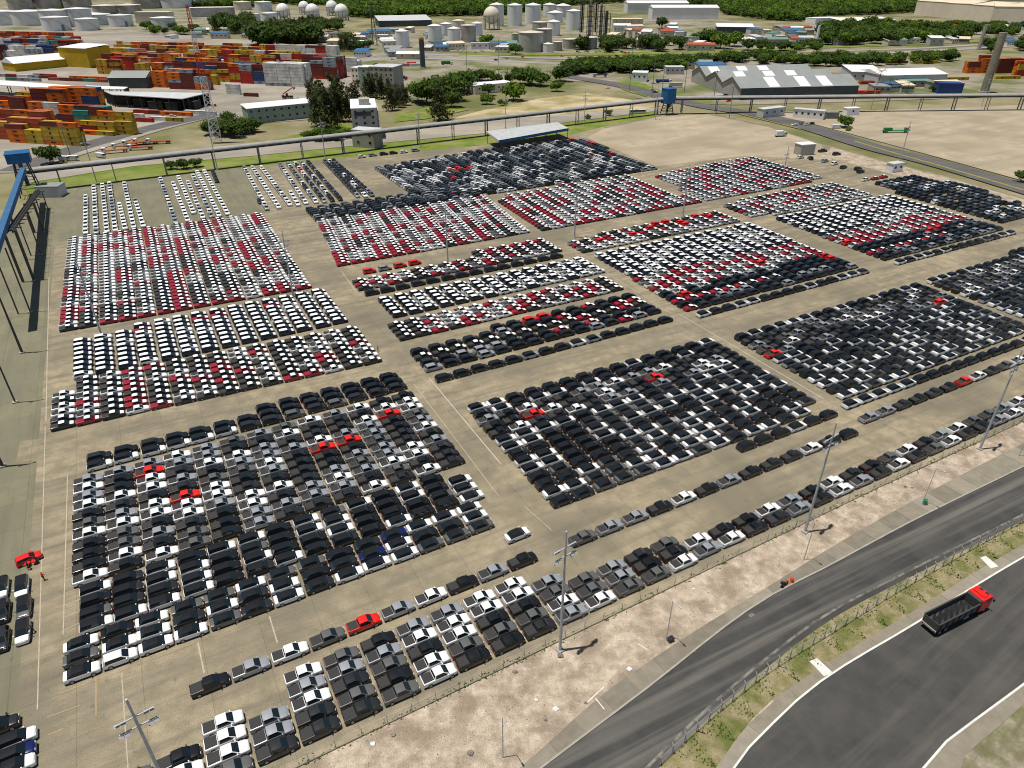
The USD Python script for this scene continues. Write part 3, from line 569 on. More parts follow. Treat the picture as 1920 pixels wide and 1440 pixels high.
# dark blocks on the right of the main aisle
def darkmix(i, j, u, v):
    if v > 121: return {SKb: 0.5, SW: 0.2, CW: 0.12, SD: 0.18}
    if v > 111: return {PK: 0.26, PD: 0.2, PS: 0.22, PW: 0.2, PG: 0.12}
    if v > 98: return {SKb: 0.22, SD: 0.2, SW: 0.3, CW: 0.16, SG: 0.06, SS: 0.06}
    return {CW: 0.42, CD: 0.2, CK: 0.2, CG: 0.18}
fill("near middle block", 55.3, 5.05, 15, 86.2, 2.9, 14, darkmix, mask=[(866, 772), (905, 835), (1020, 958), (1075, 982), (1330, 870), (1545, 778), (1345, 645), (1330, 640)])
fill("right middle block", 136.8, 5.05, 16, 86.9, 2.9, 13, darkmix, mask=[(1366, 637), (1580, 760), (2010, 640), (1930, 600), (1720, 534), (1690, 536)])
fill("right edge block", 222, 5.05, 16, 90, 2.9, 13, darkmix, mask=[(1732, 532), (1930, 620), (2100, 560), (1930, 466)])
fill("ragged dark block", 306, 5.05, 9, 148.5, 2.95, 22, lambda i, j, u, v: {SK: 0.42, SDp: 0.26, SGp: 0.12, SWp: 0.12, SSp: 0.06}, mask=[(1638, 347), (1722, 332), (1800, 350), (1868, 368), (1875, 380), (1930, 384), (1930, 412), (1888, 420), (1760, 389)], holes=0.06)
# loose vehicles
for px, py, k, r in ((678, 296, HWp, 0), (699, 293, HSp, 0), (720, 291, SK, 0), (738, 289, HKp, 0), (757, 287, HWp, 0), (779, 284, SSp, 0),
                     (1500, 297, SWp, 4), (1519, 299, SK, 60), (1542, 285, PK, -6), (1568, 291, SDp, -6), (1546, 304, SSp, 10), (1564, 309, SWp, 10), (1581, 316, SDp, 10), (1608, 319, SK, 5), (1613, 324, SK, 5), (1622, 339, FW, 0), (1640, 337, FR, 0), (1656, 334, FR, 0)):
    u, v = grid(px, py); put(u, v, k, "loose vehicles", 0, px, r)
for px, py, k in ((44, 1106, SW), (48, 1145, SG), (46, 1190, SW), (6, 1108, SW), (8, 1152, SKb), (6, 1205, SDp)):
    u, v = grid(px, py); put(u, v, k, "left side group", 0, px * 10000 + py, -90)
for px, py, k in ((2, 1368, SDp), (34, 1392, SW), (32, 1420, SB), (30, 1444, CW), (-30, 1440, SD)):
    u, v = grid(px, py); put(u, v, k, "bottom left corner", 0, py, 2)
def repaint(px, py, k):
    p = gnd(px, py)
    c = min(CARS, key=lambda c: (c[0] - p[0]) ** 2 + (c[1] - p[1]) ** 2); c[3] = k
for px, py in ((287, 884), (348, 936), (657, 829), (607, 843), (732, 779), (1002, 776), (1227, 714), (1442, 665)): repaint(px, py, PR)
repaint(1775, 570, SRp)
for px, py in ((1022, 590), (997, 600), (1420, 500), (1556, 478), (1568, 460), (1740, 437), (1766, 432)): repaint(px, py, SRp)

# near ones one by one, the rest as one mass of each sort
ORD = ["first", "second", "third", "fourth", "fifth", "sixth", "seventh", "eighth", "ninth", "tenth", "eleventh", "twelfth", "thirteenth", "fourteenth", "fifteenth", "sixteenth", "seventeenth", "eighteenth", "nineteenth", "twentieth"]
ORD += ["twenty-" + o for o in ORD[:9]] + ["thirtieth"] + ["thirty-" + o for o in ORD[:9]] + ["fortieth"] + ["forty-" + o for o in ORD[:9]]
for c in CARS:
    q = proj(c[0], c[1], 0.7)
    c.append(-40 < q[0] < 1960 and -30 < q[1] < 1470); c.append(math.hypot(c[0], c[1]))
CARS.sort(key=lambda c: c[8])
singles, mass = [], []
quota = {"P": 300, "S": 300}
for c in CARS:
    s = "P" if c[3][0] == "P" else "S"
    if c[7] and quota[s] > 0: quota[s] -= 1; singles.append(c)
    elif c[7]: mass.append(c)
ORD += ["fiftieth"] + ["fifty-" + o for o in ORD[:9]] + ["sixtieth"] + ["sixty-" + o for o in ORD[:9]] + ["seventieth"] + ["seventy-" + o for o in ORD[:9]] + ["eightieth"] + ["eighty-" + o for o in ORD[:9]] + ["ninetieth"] + ["ninety-" + o for o in ORD[:9]]
SIZE = lambda k: (1.09 if k[2] != "film" else 0.99) if k[0] == "P" else 1.14 if k[0] == "H" else 1.08
rank = {}
for b in {c[4] for c in singles}:
    g = [c for c in singles if c[4] == b]
    if b in ("left side group", "bottom left corner", "loose vehicles"): continue
    for axis in (5, 6):
        for n, val in enumerate(sorted({(c[5], round(c[6], 1))[axis - 5] for c in g})): rank[b, axis, val] = n
def look(k):
    t, p, r = k
    p = {"deep red": "dark red"}.get(p, p)
    n = {"P": "pickup with black bed cover", "S": "SUV", "C": "coupe SUV", "H": "hatchback"}[t]
    if r == "film": n = {"P": "film-covered pickup", "H": "film-covered hatchback"}[t]
    if r == "black": n = "black-roofed " + n
    if p == "black" and r == "black": n = n.replace("black-roofed ", "")
    return f"{p} {n}"
GROUPS = {"P": "pickup trucks parked in the rows", "S": "cars parked in the rows"}
rows_of = {}
for c in singles:
    x, y, rot, k, block, row, col = c[:7]
    if block == "front rows": where = f"{ORD[min(row, 48)]} from the fence, {ORD[rank[block, 6, col]]} column of front rows"
    elif block in ("single file row", "right single file row"): where = f"{ORD[rank[block, 6, col]]} from the left in the {block}"
    elif block == "white loner": where = "standing alone beside the aisle"
    elif block == "left side group": where = f"{'inner' if x > gnd(25, 1150)[0] else 'edge'} column, {ORD[sorted(d[8] for d in singles if d[4] == block).index(c[8])]} nearest of the left side group"
    elif block == "bottom left corner": where = f"{ORD[sorted(d[8] for d in singles if d[4] == block).index(c[8])]} nearest in the bottom left corner"
    elif block == "loose vehicles": where = f"{ORD[sorted(d[8] for d in singles if d[4] == block).index(c[8])]} nearest of the stray vehicles"
    else:
        r_ = rows_of.setdefault((block, col), []); r_.append(1)
        where = f"{ORD[len(r_) - 1]} from front, {ORD[rank[block, 6, col]]} column, {block}"
    sname = {"P": "pickup_truck", "S": "suv", "C": "suv", "H": "hatchback"}[k[0]]
    copy(vehicle_class(k), sname, f"{look(k)}, {where}", sname.replace("_", " ") if k[0] != "P" else "pickup truck", x, y, rot, GROUPS["P" if k[0] == "P" else "S"], s=(SIZE(k),) * 3)
def far_kind(path, k):
    t, paint, roof = k; m = VM[t]
    UsdGeom.Xform.Define(stage, path); P = M["car " + paint]
    usdkit.mesh(stage, path + "/body", m["body"] if roof == "black" else cat([m["body"], m["frame"]]), P, smooth=40)
    if roof == "black": usdkit.mesh(stage, path + "/cabin", m["frame"], M["roofblack"])
    usdkit.mesh(stage, path + "/roof", m["roof"] if roof != "film" else m["rfilm"], M["film"] if roof == "film" else M["roofblack"] if roof == "black" else P)
    usdkit.mesh(stage, path + "/glass", cat([m["ws"], m["rw"], *m["sw"]]), M["glass"])
    usdkit.mesh(stage, path + "/tyres", cat([bx(0.68, 0.24, 0.6, *(w[0].centroid * (1, 1, 0) + (0, 0, 0.3))) for w in m["wheels"]] + [m["sill"]]), M["tyre"])
    if t == "P": usdkit.mesh(stage, path + "/cover", m["cover"], P if paint == "deep red" else M["cover"])
    if roof == "film": usdkit.mesh(stage, path + "/film", m["hfilm"], M["film"])
def scatter(name, places, build, label, category, group=None, kind="stuff"):
    """places: (x, y, z, rotation in degrees, scale, kind key)."""
    pi = UsdGeom.PointInstancer.Define(stage, free("/World/" + name)); path = str(pi.GetPath())
    keys = sorted({p[5] for p in places}, key=str); at = {}
    for n, k in enumerate(keys):
        at[k] = n; build(f"{path}/kinds/kind_{n:03d}", k)
    pi.CreatePrototypesRel().SetTargets([Sdf.Path(f"{path}/kinds/kind_{n:03d}") for n in range(len(keys))])
    pi.CreateProtoIndicesAttr(Vt.IntArray([at[p[5]] for p in places]))
    pi.CreatePositionsAttr(Vt.Vec3fArray([Gf.Vec3f(float(p[0]), float(p[1]), float(p[2])) for p in places]))
    pi.CreateOrientationsAttr(Vt.QuathArray([Gf.Quath(math.cos(math.radians(p[3]) / 2), 0, 0, math.sin(math.radians(p[3]) / 2)) for p in places]))
    pi.CreateScalesAttr(Vt.Vec3fArray([Gf.Vec3f(*((float(p[4]),) * 3 if np.ndim(p[4]) == 0 else map(float, p[4]))) for p in places]))
    tag(pi.GetPrim(), label, category, group, kind)
fp = [(c[0], c[1], 0, c[2], SIZE(c[3]), c[3]) for c in mass if c[3][0] == "P"]
fc = [(c[0], c[1], 0, c[2], SIZE(c[3]), c[3]) for c in mass if c[3][0] != "P"]
scatter("distant_pickup_trucks", fp, far_kind, "hundreds of distant pickups, many with white film on roof and bonnet", "pickup trucks")
scatter("distant_cars", fc, far_kind, "hundreds of distant small cars and SUVs standing in tight rows", "cars")
print("vehicles", len(singles), len(fp), len(fc))

# ================================================================ LIGHT MASTS, FENCES, CONVEYORS
def mast_class(name, h, arm, r):
    c = kind_of(name)
    part(c, "pole", tube((0, 0, 0), (0, 0, h), r, r * 0.5, 12), M["galv"], 40)
    part(c, "base_plinth", bx(1.0, 1.0, 0.3, 0, 0, 0.15), M["concrete"])
    for z in (h - 3.0, h - 4.6):
        part(c, "crossarm", bar((-arm, 0, z), (arm, 0, z), 0.12), M["galv"])
        for k in (-1, 1):
            for o in (0.15, 0.75):
                b = bx(0.5, 0.34, 0.36); b.apply_transform(trimesh.transformations.rotation_matrix(0.6 * (1 if z > h - 4 else -1), (1, 0, 0))); b.apply_translation((k * (arm - o), 0.18 if z > h - 4 else -0.18, z - 0.3))
                part(c, "floodlight", b, M["galv"])
    return c
MAST = mast_class("light_mast", 24.5, 1.9, 0.26)
FMAST = mast_class("slender_light_mast", 21.5, 1.7, 0.28)
def mast(cls, x, y, label, rot=A_DEG + 8): copy(cls, "light_mast", label, "light mast", x, y, rot, "tall floodlight masts of the car park")
for u, v, l in ((-14.2, 58.6, "tall grey floodlight mast rising from the bottom edge, at the left"), (39.6, 58.2, "tall grey floodlight mast in front of the fence row, beside white pickups"), (93.3, 58.9, "tall grey floodlight mast on the sand verge, third along the road"), (147.2, 59.2, "tall grey floodlight mast by the road, at the right edge")):
    mast(MAST, *G(u, v), l)
for px, py, l in ((190, 627, "slim mast at the front left of the red and white cars"), (550, 556, "slim mast at the right corner of the red and white cars"), (840, 496, "slim mast above the two rows of red and dark pickups"), (1077, 446, "slim mast at the left end of the thin right rows"), (1280, 405, "slim mast between the far middle block and the thin right rows"), (1461, 366, "slim mast right of the far right block"), (1686, 306, "slim mast standing in the white box by the far road"),
                  (408, 319, "slim mast at the far edge behind the loose white columns"), (610, 297, "slim mast at the far edge beside the dark loose columns"), (788, 276, "slim mast at the far edge behind the short row of cars"), (948, 240, "slim mast behind the blue and white canopy"), (1095, 236, "slim mast right of the canopy"), (1229, 224, "slim mast in front of the blue transfer tower"), (181, 341, "slim mast at the left end of the grass strip"), (1633, 204, "slim mast on the sandy field, in front of the white warehouse"), (1840, 199, "slim mast in front of the leaning concrete chimney"), (1900, 858, "slim mast near the right edge of the verge")):
    if px == 1900: continue
    mast(FMAST, *gnd(px, py), l)
# road lamps on the verge
lampc = kind_of("verge_lamp"); part(lampc, "pole", tube((0, 0, 0), (0, 0, 8.8), 0.075, 0.05), M["galv"]); part(lampc, "arm", bar((0, 0, 8.7), (1.3, 0, 8.95), 0.07), M["galv"]); part(lampc, "lamp_head", bx(0.6, 0.22, 0.12, 1.5, 0, 8.98), M["galv"])
for (px, py), l in (((1249, 1200), "thin grey lamp post with a dark box at its foot"), ((1729, 945), "thin grey lamp post with a green bin at its foot"), ((943, 1420), "thin grey lamp post on the sand near the bottom edge"), ((1507, 1050), "thin grey lamp post beside the road, left of the motorcycle"), ((1910, 855), "thin grey lamp post at the right edge of the verge")):
    copy(lampc, "lamp_post", l, "lamp post", *gnd(px, py), -60, "thin lamp posts on the verge")
t = thing("junction_box", "dark box at the foot of a thin lamp post", "junction box", (*gnd(1257, 1202), 0), A_DEG); part(t, "cabinet", bx(0.9, 0.6, 0.7, 0, 0, 0.35), M["slate"]); part(t, "lid", bx(1.0, 0.7, 0.06, 0, 0, 0.74), M["trim"])
t = thing("litter_bin", "teal green bin standing on the verge beside a lamp post", "bin", (*gnd(1733, 945), 0)); part(t, "drum", cyl(0.42, 0.95), M["tealwall"], 40); part(t, "rim", cyl(0.46, 0.08, z=0.95), M["green"], 40)
# fence of the car park: green posts, wires
t = thing("wire_fence", "low green post and wire fence between the parked pickups and the sand verge", "fence")
us = [-28 + 3.66 * k for k in range(70)]
for u in us:
    p = G(u, fence_v(u)); part(t, "post", tube((*p, 0), (*p, 1.75), 0.035, n=6), M["green_post"] if "green_post" in M else M.setdefault("green_post", plain("green_post", (0.05, 0.10, 0.03), 0.6)))
for z in (0.35, 0.9, 1.45, 1.7):
    part(t, "wire", cat([bar((*G(a, fence_v(a)), z), (*G(b, fence_v(b)), z), 0.012) for a, b in zip(us[:-1], us[1:])]), M["galv"])
slab("fence_plinth", np.vstack([[G(u, fence_v(u) + 0.09) for u in us], [G(u, fence_v(u) - 0.09) for u in us[::-1]]]), -0.1, 0.09, M["walk"])
tuft = []
tr = random.Random(3)
for k in range(900):
    u = tr.uniform(20, 190) if tr.random() < 0.75 else tr.uniform(-20, 40); p = G(u, fence_v(u) + tr.gauss(0, 0.35)); a = tr.uniform(0, 6.3); w, h = tr.uniform(0.1, 0.3), tr.uniform(0.08, 0.4)
    d = np.array([math.cos(a), math.sin(a)]) * w
    tuft.append(trimesh.Trimesh([(*(p - d), 0), (*(p + d), 0), (p[0] + d[1] * 0.5, p[1] - d[0] * 0.5, h)], [(0, 1, 2)], process=False))
top("weeds", cat(tuft), M["leafbright"], "sparse green weeds growing along the foot of the car park fence", "weeds", kind="stuff")
# concrete post fence on the median
med = smoothline(PX([(1236, 1436), (1296, 1380), (1370, 1317), (1450, 1255), (1507, 1219), (1532, 1204), (1576, 1177), (1617, 1151), (1680, 1112), (1760, 1066), (1840, 1020), (1930, 972)]), 30)
dl = np.r_[0, np.cumsum(np.linalg.norm(np.diff(med, axis=0), axis=1))]
pts = [np.array([np.interp(s, dl, med[:, i]) for i in (0, 1)]) for s in np.arange(0, dl[-1], 2.55)]
t = thing("concrete_post_fence", "pale concrete post and wire fence running along the grass median between two roads", "fence")
for k, p in enumerate(pts):
    a = bar((*p, -0.1), (*p, 1.9), 0.11); b = bar((*p, 1.88), (*(p + 0.32 * B), 2.25), 0.1)
    part(t, "post", cat([a, b]), M["concrete"])
    if k % 7 == 3: part(t, "stay", bar((*(p + 0.9 * A - 0.9 * B), 0), (*p, 1.5), 0.1), M["concrete"])
for z in (0.25, 0.6, 0.95, 1.3, 1.65, 1.85): part(t, "wire", cat([bar((*a, z), (*b, z), 0.014) for a, b in zip(pts[:-1], pts[1:])]), M["galv"])
# small slab bridges over the gutter
slab("crossing_slab", PX([(1518, 1240), (1532, 1234), (1562, 1262), (1545, 1268)]), -0.2, 0.03, M["kerb_white"])
slab("crossing_slab", PX([(1838, 1046), (1848, 1042), (1872, 1062), (1858, 1066)]), -0.2, 0.03, M["kerb_white"])
for p, q in (((1100, 1318), (1132, 1288)), ((1195, 1206), (1215, 1219)), ((1117, 1310), (1133, 1330))):
    line(gnd(*p), gnd(*q), 0.16, M["kerb_white"], z=0.03, name="pale_kerb_strip")
# stones and rubbish on the verge
st = random.Random(11)
SPOT = [(738, 1378, "by the dark scorched patch, left of the bottom lamp post"), (883, 1412, "near the bottom lamp post, darkest of the lower verge"), (700, 1395, "pale, left of the dark one on the lower verge"), (1005, 1313, "dark, triangular, left of the pavement's pale strip"), (1042, 1330, "dark and split, beside the pale strip"), (1023, 1350, "flat dark, nearest the pavement at the bottom"), (1098, 1318, "small black, beside the pavement slab"), (966, 1260, "grey, below the tall mast"), (1050, 1230, "rubble heaped at the foot of the tall mast"), (1180, 1255, "pale rubble between mast and kerb"), (1710, 915, "dark, up the verge from the green bin"), (1697, 913, "beside another stone up the verge from the bin"), (1570, 948, "white, at the fence near the second mast"), (1300, 1105, "pale, near the fence below the double row")]
for px, py, l in SPOT:
    p = gnd(px, py); s_ = st.uniform(0.22, 0.5)
    m = trimesh.creation.icosphere(1, s_); m.vertices *= 1 + 0.3 * np.sin(m.vertices * 9 / s_ + px); m.vertices *= (1, st.uniform(0.6, 1), 0.55); m.apply_translation((*p, s_ * 0.2))
    top("stone", m, M["white"] if "white" in l or "pale" in l else M["rock"], "loose stone, " + l if not l.startswith("rubble") else l, "stone", "loose stones on the sandy verge")
gr = []
for k in range(1500):
    u = st.uniform(-8, 190); lo, hi = fence_v(u) - 0.8, 45 + min(10.5, u * 0.1)
    p = G(u, st.uniform(hi, lo)); s_ = st.uniform(0.04, 0.13)
    m = trimesh.Trimesh(np.array([(1, 0, 0), (-0.6, 0.9, 0), (-0.6, -0.9, 0), (0, 0, 0.9)]) * s_ + (*p, -0.01), [(0, 1, 3), (1, 2, 3), (2, 0, 3)], process=False); gr.append(m)
top("rubble", cat(gr), M["rock"], "fine stones and rubble strewn over the sandy verge", "rubble", kind="stuff")

def gallery(name, label, p, q, z0, w, h, legs, wall, roof, legw=0.45, below=True):
    """A long covered conveyor on trestles from p to q; legs: distances along it."""
    p, q = np.array(p, float), np.array(q, float); L_ = float(np.linalg.norm(q - p)); a = math.degrees(math.atan2(*(q - p)[::-1]))
    t = thing(name, label, "conveyor", (*p, 0), a)
    part(t, "gallery", bx(L_, w, h * 0.4, L_ / 2, 0, z0 + h * 0.3), M["slate"])
    arc = [(math.cos(q), math.sin(q)) for q in np.linspace(0, math.pi, 9)]
    part(t, "hood", trimesh.Trimesh([(x, (w / 2 + 0.12) * c_, z0 + h * 0.5 + h * 0.58 * s_) for x in (-0.2, L_ + 0.2) for c_, s_ in arc], [f for k in range(8) for f in ((k, k + 1, k + 10), (k, k + 10, k + 9))], process=False), roof, 40)
    for s in (-1, 1):
        part(t, "chord", bar((0, s * w / 2, z0 + 0.1), (L_, s * w / 2, z0 + 0.1), 0.3), M["darksteel"])
        part(t, "girt", bar((0, s * (w / 2 + 0.05), z0 + h * 0.38), (L_, s * (w / 2 + 0.05), z0 + h * 0.38), 0.16), M["greysteel"])
        xs = np.arange(2.0, L_, 6.0); part(t, "hanger", cat([bar((x, s * w / 2, z0), (x, s * w / 2, z0 + h * 0.4), 0.12) for x in xs]), M["darksteel"])
    part(t, "walkway", bx(L_, w, 0.14, L_ / 2, 0, z0 + 0.12), M["darksteel"])
    for k, (x, big) in enumerate(legs):
        for s in (-1, 1): part(t, "leg", bar((x, s * w * 0.42, 0), (x, s * w * 0.4, z0), legw * (1.3 if big else 0.8)), M["greysteel"] if below else M["darksteel"])
        part(t, "brace", cat([bar((x, -w * 0.4, z0 * f), (x, w * 0.4, z0 * (f + 0.3)), 0.14) for f in (0.1, 0.6)]), M["greysteel"] if below else M["darksteel"])
    return t
TL, TR = gnd(62, 360), gnd(1246, 212)
n_leg = lambda d, s, o=12: [(x, i % 2 == 0) for i, x in enumerate(np.arange(o, d - 6, s))]
gallery("conveyor_gallery", "long pale covered conveyor on trestles crossing behind the car park", TL, TR, 8.6, 3.4, 2.1, n_leg(np.linalg.norm(TR - TL), 23), M["greysteel"], M["hood"])
RE = gnd(2160, 203)
gallery("conveyor_gallery", "covered conveyor on trestles running right in front of the gabled warehouse", TR, RE, 8.8, 3.8, 2.3, n_leg(np.linalg.norm(RE - TR), 25), M["greysteel"], M["hood"])
# the inclined conveyor along the left edge
gp = [gnd(92, 398), gnd(5, 875)]
d = (gp[1] - gp[0]) / np.linalg.norm(gp[1] - gp[0]); side = np.array([-d[1], d[0]])
if side[0] > 0: side = -side
t = thing("inclined_conveyor", "dark conveyor rising along the left edge on tall steel columns", "conveyor")
z_at = lambda s: 8.6 + 0.105 * s
base = [(92, 398), (82, 434), (77, 477), (64, 526), (57, 585), (42, 662), (29, 755), (5, 875)]
ORD_ = ["first", "second", "third"]
s_of = lambda p: float((p - gp[0]) @ d)
Lr = 84.0
for o in (0.0, 3.1):
    for k, b in enumerate(base):
        p = gnd(*b) + side * o; z = z_at(s_of(gnd(*b)))
        if k > 4:      # past the end of the conveyor: free-standing masts
            if o == 0:
                q = thing("steel_mast", f"dark steel mast at the left edge, {ORD_[k - 5]} nearer than the conveyor's end", "mast", (*p, 0), A_DEG, "dark masts along the left edge")
                part(q, "pole", tube((0, 0, 0), (0, 0, 24), 0.34 if k % 2 else 0.2, 0.16, 10), M["darksteel"], 40); part(q, "crossarm", bar((-1.6, 0, 22.5), (1.6, 0, 22.5), 0.14), M["darksteel"]); part(q, "footing", bx(1.1, 1.1, 0.35, 0, 0, 0.17), M["concrete"])
                for w_ in (-1.3, 1.3): part(q, "floodlight", bx(0.5, 0.3, 0.4, w_, 0, 22.2), M["galv"])
            continue
        part(t, "column", bar((*p, 0), (*p, z), 0.62 if k % 2 else 0.3), M["darksteel"])
        if o == 0: part(t, "footing", bx(1.1, 1.1, 0.35, *p, 0.17), M["concrete"])
def lane(s, o, z): p = gp[0] + d * s + side * o; return (p[0], p[1], z_at(s) + z)
def channel(o0, o1, za, zb):
    c = [lane(x, o, z) for x in (-8, Lr) for o in (o0, o1) for z in (za, zb)]
    return trimesh.Trimesh(c, [(0, 1, 5), (0, 5, 4), (2, 6, 7), (2, 7, 3), (1, 3, 7), (1, 7, 5), (0, 4, 6), (0, 6, 2)], process=False)
part(t, "stringer", cat([channel(1.4, 1.7, -0.9, 0.1), channel(3.0, 3.3, -0.9, 0.1)]), M["darksteel"])
part(t, "belt", channel(1.9, 2.8, -0.3, 0.1), M["trim"])
part(t, "crossbeam", cat([bar(lane(q, -0.3, -0.6), lane(q, 3.3, -0.6), 0.3) for q in np.arange(-6, Lr, 7.5)]), M["darksteel"])
part(t, "handrail", cat([bar(lane(-8, 1.4, 1.1), lane(Lr, 1.4, 1.1), 0.08)] + [bar(lane(s, 1.4, 0), lane(s, 1.4, 1.1), 0.06) for s in np.arange(-6, Lr, 3)]), M["darksteel"])
q0, q1 = np.array((*gnd(44, 318, 14.5), 14.5)), np.array((*gnd(-20, 500, 20), 20))
t = thing("blue_conveyor", "bright blue enclosed conveyor running down the left edge from the blue tower", "conveyor")
part(t, "housing", bar(q0, q1, 1.9, 2.0), M["fascia"])
part(t, "trestle", cat([bar((*(q0 + (q1 - q0) * f)[:2], 0), q0 + (q1 - q0) * f, 0.5) for f in (0.55,)]), M["darksteel"])
def tower(px, py, h, label, w, leg, boxw, boxh, tilt=True):
    x, y = gnd(px, py); t = thing("transfer_tower", label, "transfer tower", (x, y, 0), A_DEG)
    for sx in (-1, 1):
        for sy in (-1, 1): part(t, "leg", bar((sx * w, sy * w, 0), (sx * w * 0.6, sy * w * 0.6, h - boxh), leg), M["darksteel"])
    for z in (0.25, 0.5, 0.75):
        zz = (h - boxh) * z; k = w * (1 - 0.4 * z)
        part(t, "brace", cat([bar((-k, -k, zz), (k, -k, zz), 0.25), bar((k, -k, zz), (k, k, zz), 0.25), bar((k, k, zz), (-k, k, zz), 0.25), bar((-k, k, zz), (-k, -k, zz), 0.25), bar((-k, -k, zz), (k, -k, zz + h * 0.15), 0.2)]), M["darksteel"])
    part(t, "housing", bx(boxw, boxw * 0.9, boxh, 0, 0, h - boxh / 2), M["blue"])
    part(t, "roof", bx(boxw + 0.5, boxw * 0.9 + 0.5, 0.3, 0, 0, h + 0.15), M["blue"])
    part(t, "chute", bar((0, -boxw * 0.3, h - boxh), (0, -boxw * 0.1, h * 0.25), 1.6), M["darksteel"])
tower(60, 366, 19, "blue-topped dark steel transfer tower at the left end of the conveyor", 4.2, 0.5, 9, 4.0)
tower(1250, 213, 16.5, "bright blue transfer tower where the two conveyors meet at the right", 3.2, 0.5, 7.6, 9.5)
# canopy over the far dark block
zc = 7.0
c3 = lambda px, py, z: (*gnd(px, py, z), z)
P0, P1, P2, P3 = [np.array(c3(*p, z)) for p, z in (((912, 246), zc), ((1045, 229), zc), ((1066, 240), zc - 0.8), ((935, 263), zc - 0.8))]
t = thing("steel_canopy", "open steel canopy with pale sheet roof and blue fascia over dark cars", "canopy")
part(t, "roof", quad3([P0, P3, P2, P1]), M["canopyroof"]); dn = np.array((0, 0, 1.5)); n2 = np.array((0.0, -0.05, 0))
part(t, "fascia", cat([quad3([P3 + n2, P3 - dn + n2, P2 - dn + n2, P2 + n2]), quad3([P3 + n2 * 6, P3 - dn + n2 * 6, P2 - dn + n2 * 6, P2 + n2 * 6])]), M["fascia"])
part(t, "gable", quad3([P0, P0 - (0, 0, 0.9), P3 - (0, 0, 1.5), P3]), M["lightgrey"])
for f in np.linspace(0.01, 0.99, 7):
    for a, b in ((P0, P1), (P3, P2)):
        q = a + (b - a) * f; part(t, "column", bar((q[0], q[1], 0), (q[0], q[1], q[2] - 0.3), 0.35), M["darksteel"])
    a, b = P0 + (P1 - P0) * f, P3 + (P2 - P3) * f
    part(t, "rafter", bar(a - (0, 0, 0.3), b - (0, 0, 0.3), 0.25), M["greysteel"])

# ================================================================ BUILDINGS, TANKS, CHIMNEYS
def windows(t, parent, L_, h, nx, nz, w=1.4, hh=1.3, z0=1.2, y=-0.03, x0=0.0, mat=None):
    for i in range(nx):
        for j in range(nz):
            part(parent, "window", bx(w, 0.1, hh, x0 + (i + 0.5) * L_ / nx, y, z0 + (j + 0.5) * (h - z0) / nz), mat or M["win"])
def building(name, label, catg, p0, p1, depth, h, wall, roof, style="flat", win=(0, 0), rise=2.0, group=None, over=0.5, sidewin=0, ww=1.4):
    """p0, p1: pixels of the near wall's foot, left and right; the rest of the house stands behind that wall."""
    a, b = gnd(*p0), gnd(*p1); d = b - a; L_ = float(np.linalg.norm(d)); ang = math.degrees(math.atan2(d[1], d[0]))
    t = thing(name, label, catg, (*a, -0.35), ang, group)
    h += 0.35
    part(t, "wall", bx(L_, depth, h, L_ / 2, depth / 2, h / 2), M[wall])
    o = over
    if style == "flat":
        part(t, "roof", bx(L_ + o, depth + o, 0.4, L_ / 2, depth / 2, h + 0.2), M[roof])
    elif style == "gable":   # ridge along the long side
        v = [(-o, -o, h), (L_ + o, -o, h), (L_ + o, depth / 2, h + rise), (-o, depth / 2, h + rise), (-o, depth + o, h), (L_ + o, depth + o, h)]
        part(t, "roof", trimesh.Trimesh(v, [(0, 1, 2), (0, 2, 3), (3, 2, 5), (3, 5, 4), (0, 3, 4), (1, 5, 2), (0, 4, 5), (0, 5, 1)], process=False), M[roof])
    elif style == "cross":   # ridge running away from us
        v = [(-o, -o, h), (L_ / 2, -o, h + rise), (L_ + o, -o, h), (-o, depth + o, h), (L_ / 2, depth + o, h + rise), (L_ + o, depth + o, h)]
        part(t, "roof", trimesh.Trimesh(v, [(0, 1, 4), (0, 4, 3), (1, 2, 5), (1, 5, 4), (0, 2, 1), (3, 4, 5)], process=False), M[roof])
    elif style == "shed":
        v = [(-o, -o, h), (L_ + o, -o, h), (L_ + o, depth + o, h + rise), (-o, depth + o, h + rise)]
        part(t, "roof", cat([quad3(v), quad3([(x, y, z - 0.3) for x, y, z in v]), quad3([v[0], v[1], tuple(np.array(v[1]) - (0, 0, 0.3)), tuple(np.array(v[0]) - (0, 0, 0.3))])]), M[roof])
    if win[0]: windows(t, t, L_, h, *win, w=ww)
    for k in range(sidewin): part(t, "window", bx(0.1, 1.4, 1.3, L_ + 0.03, (k + 0.5) * depth / sidewin, h * 0.55), M["win"])
    return t, L_, h
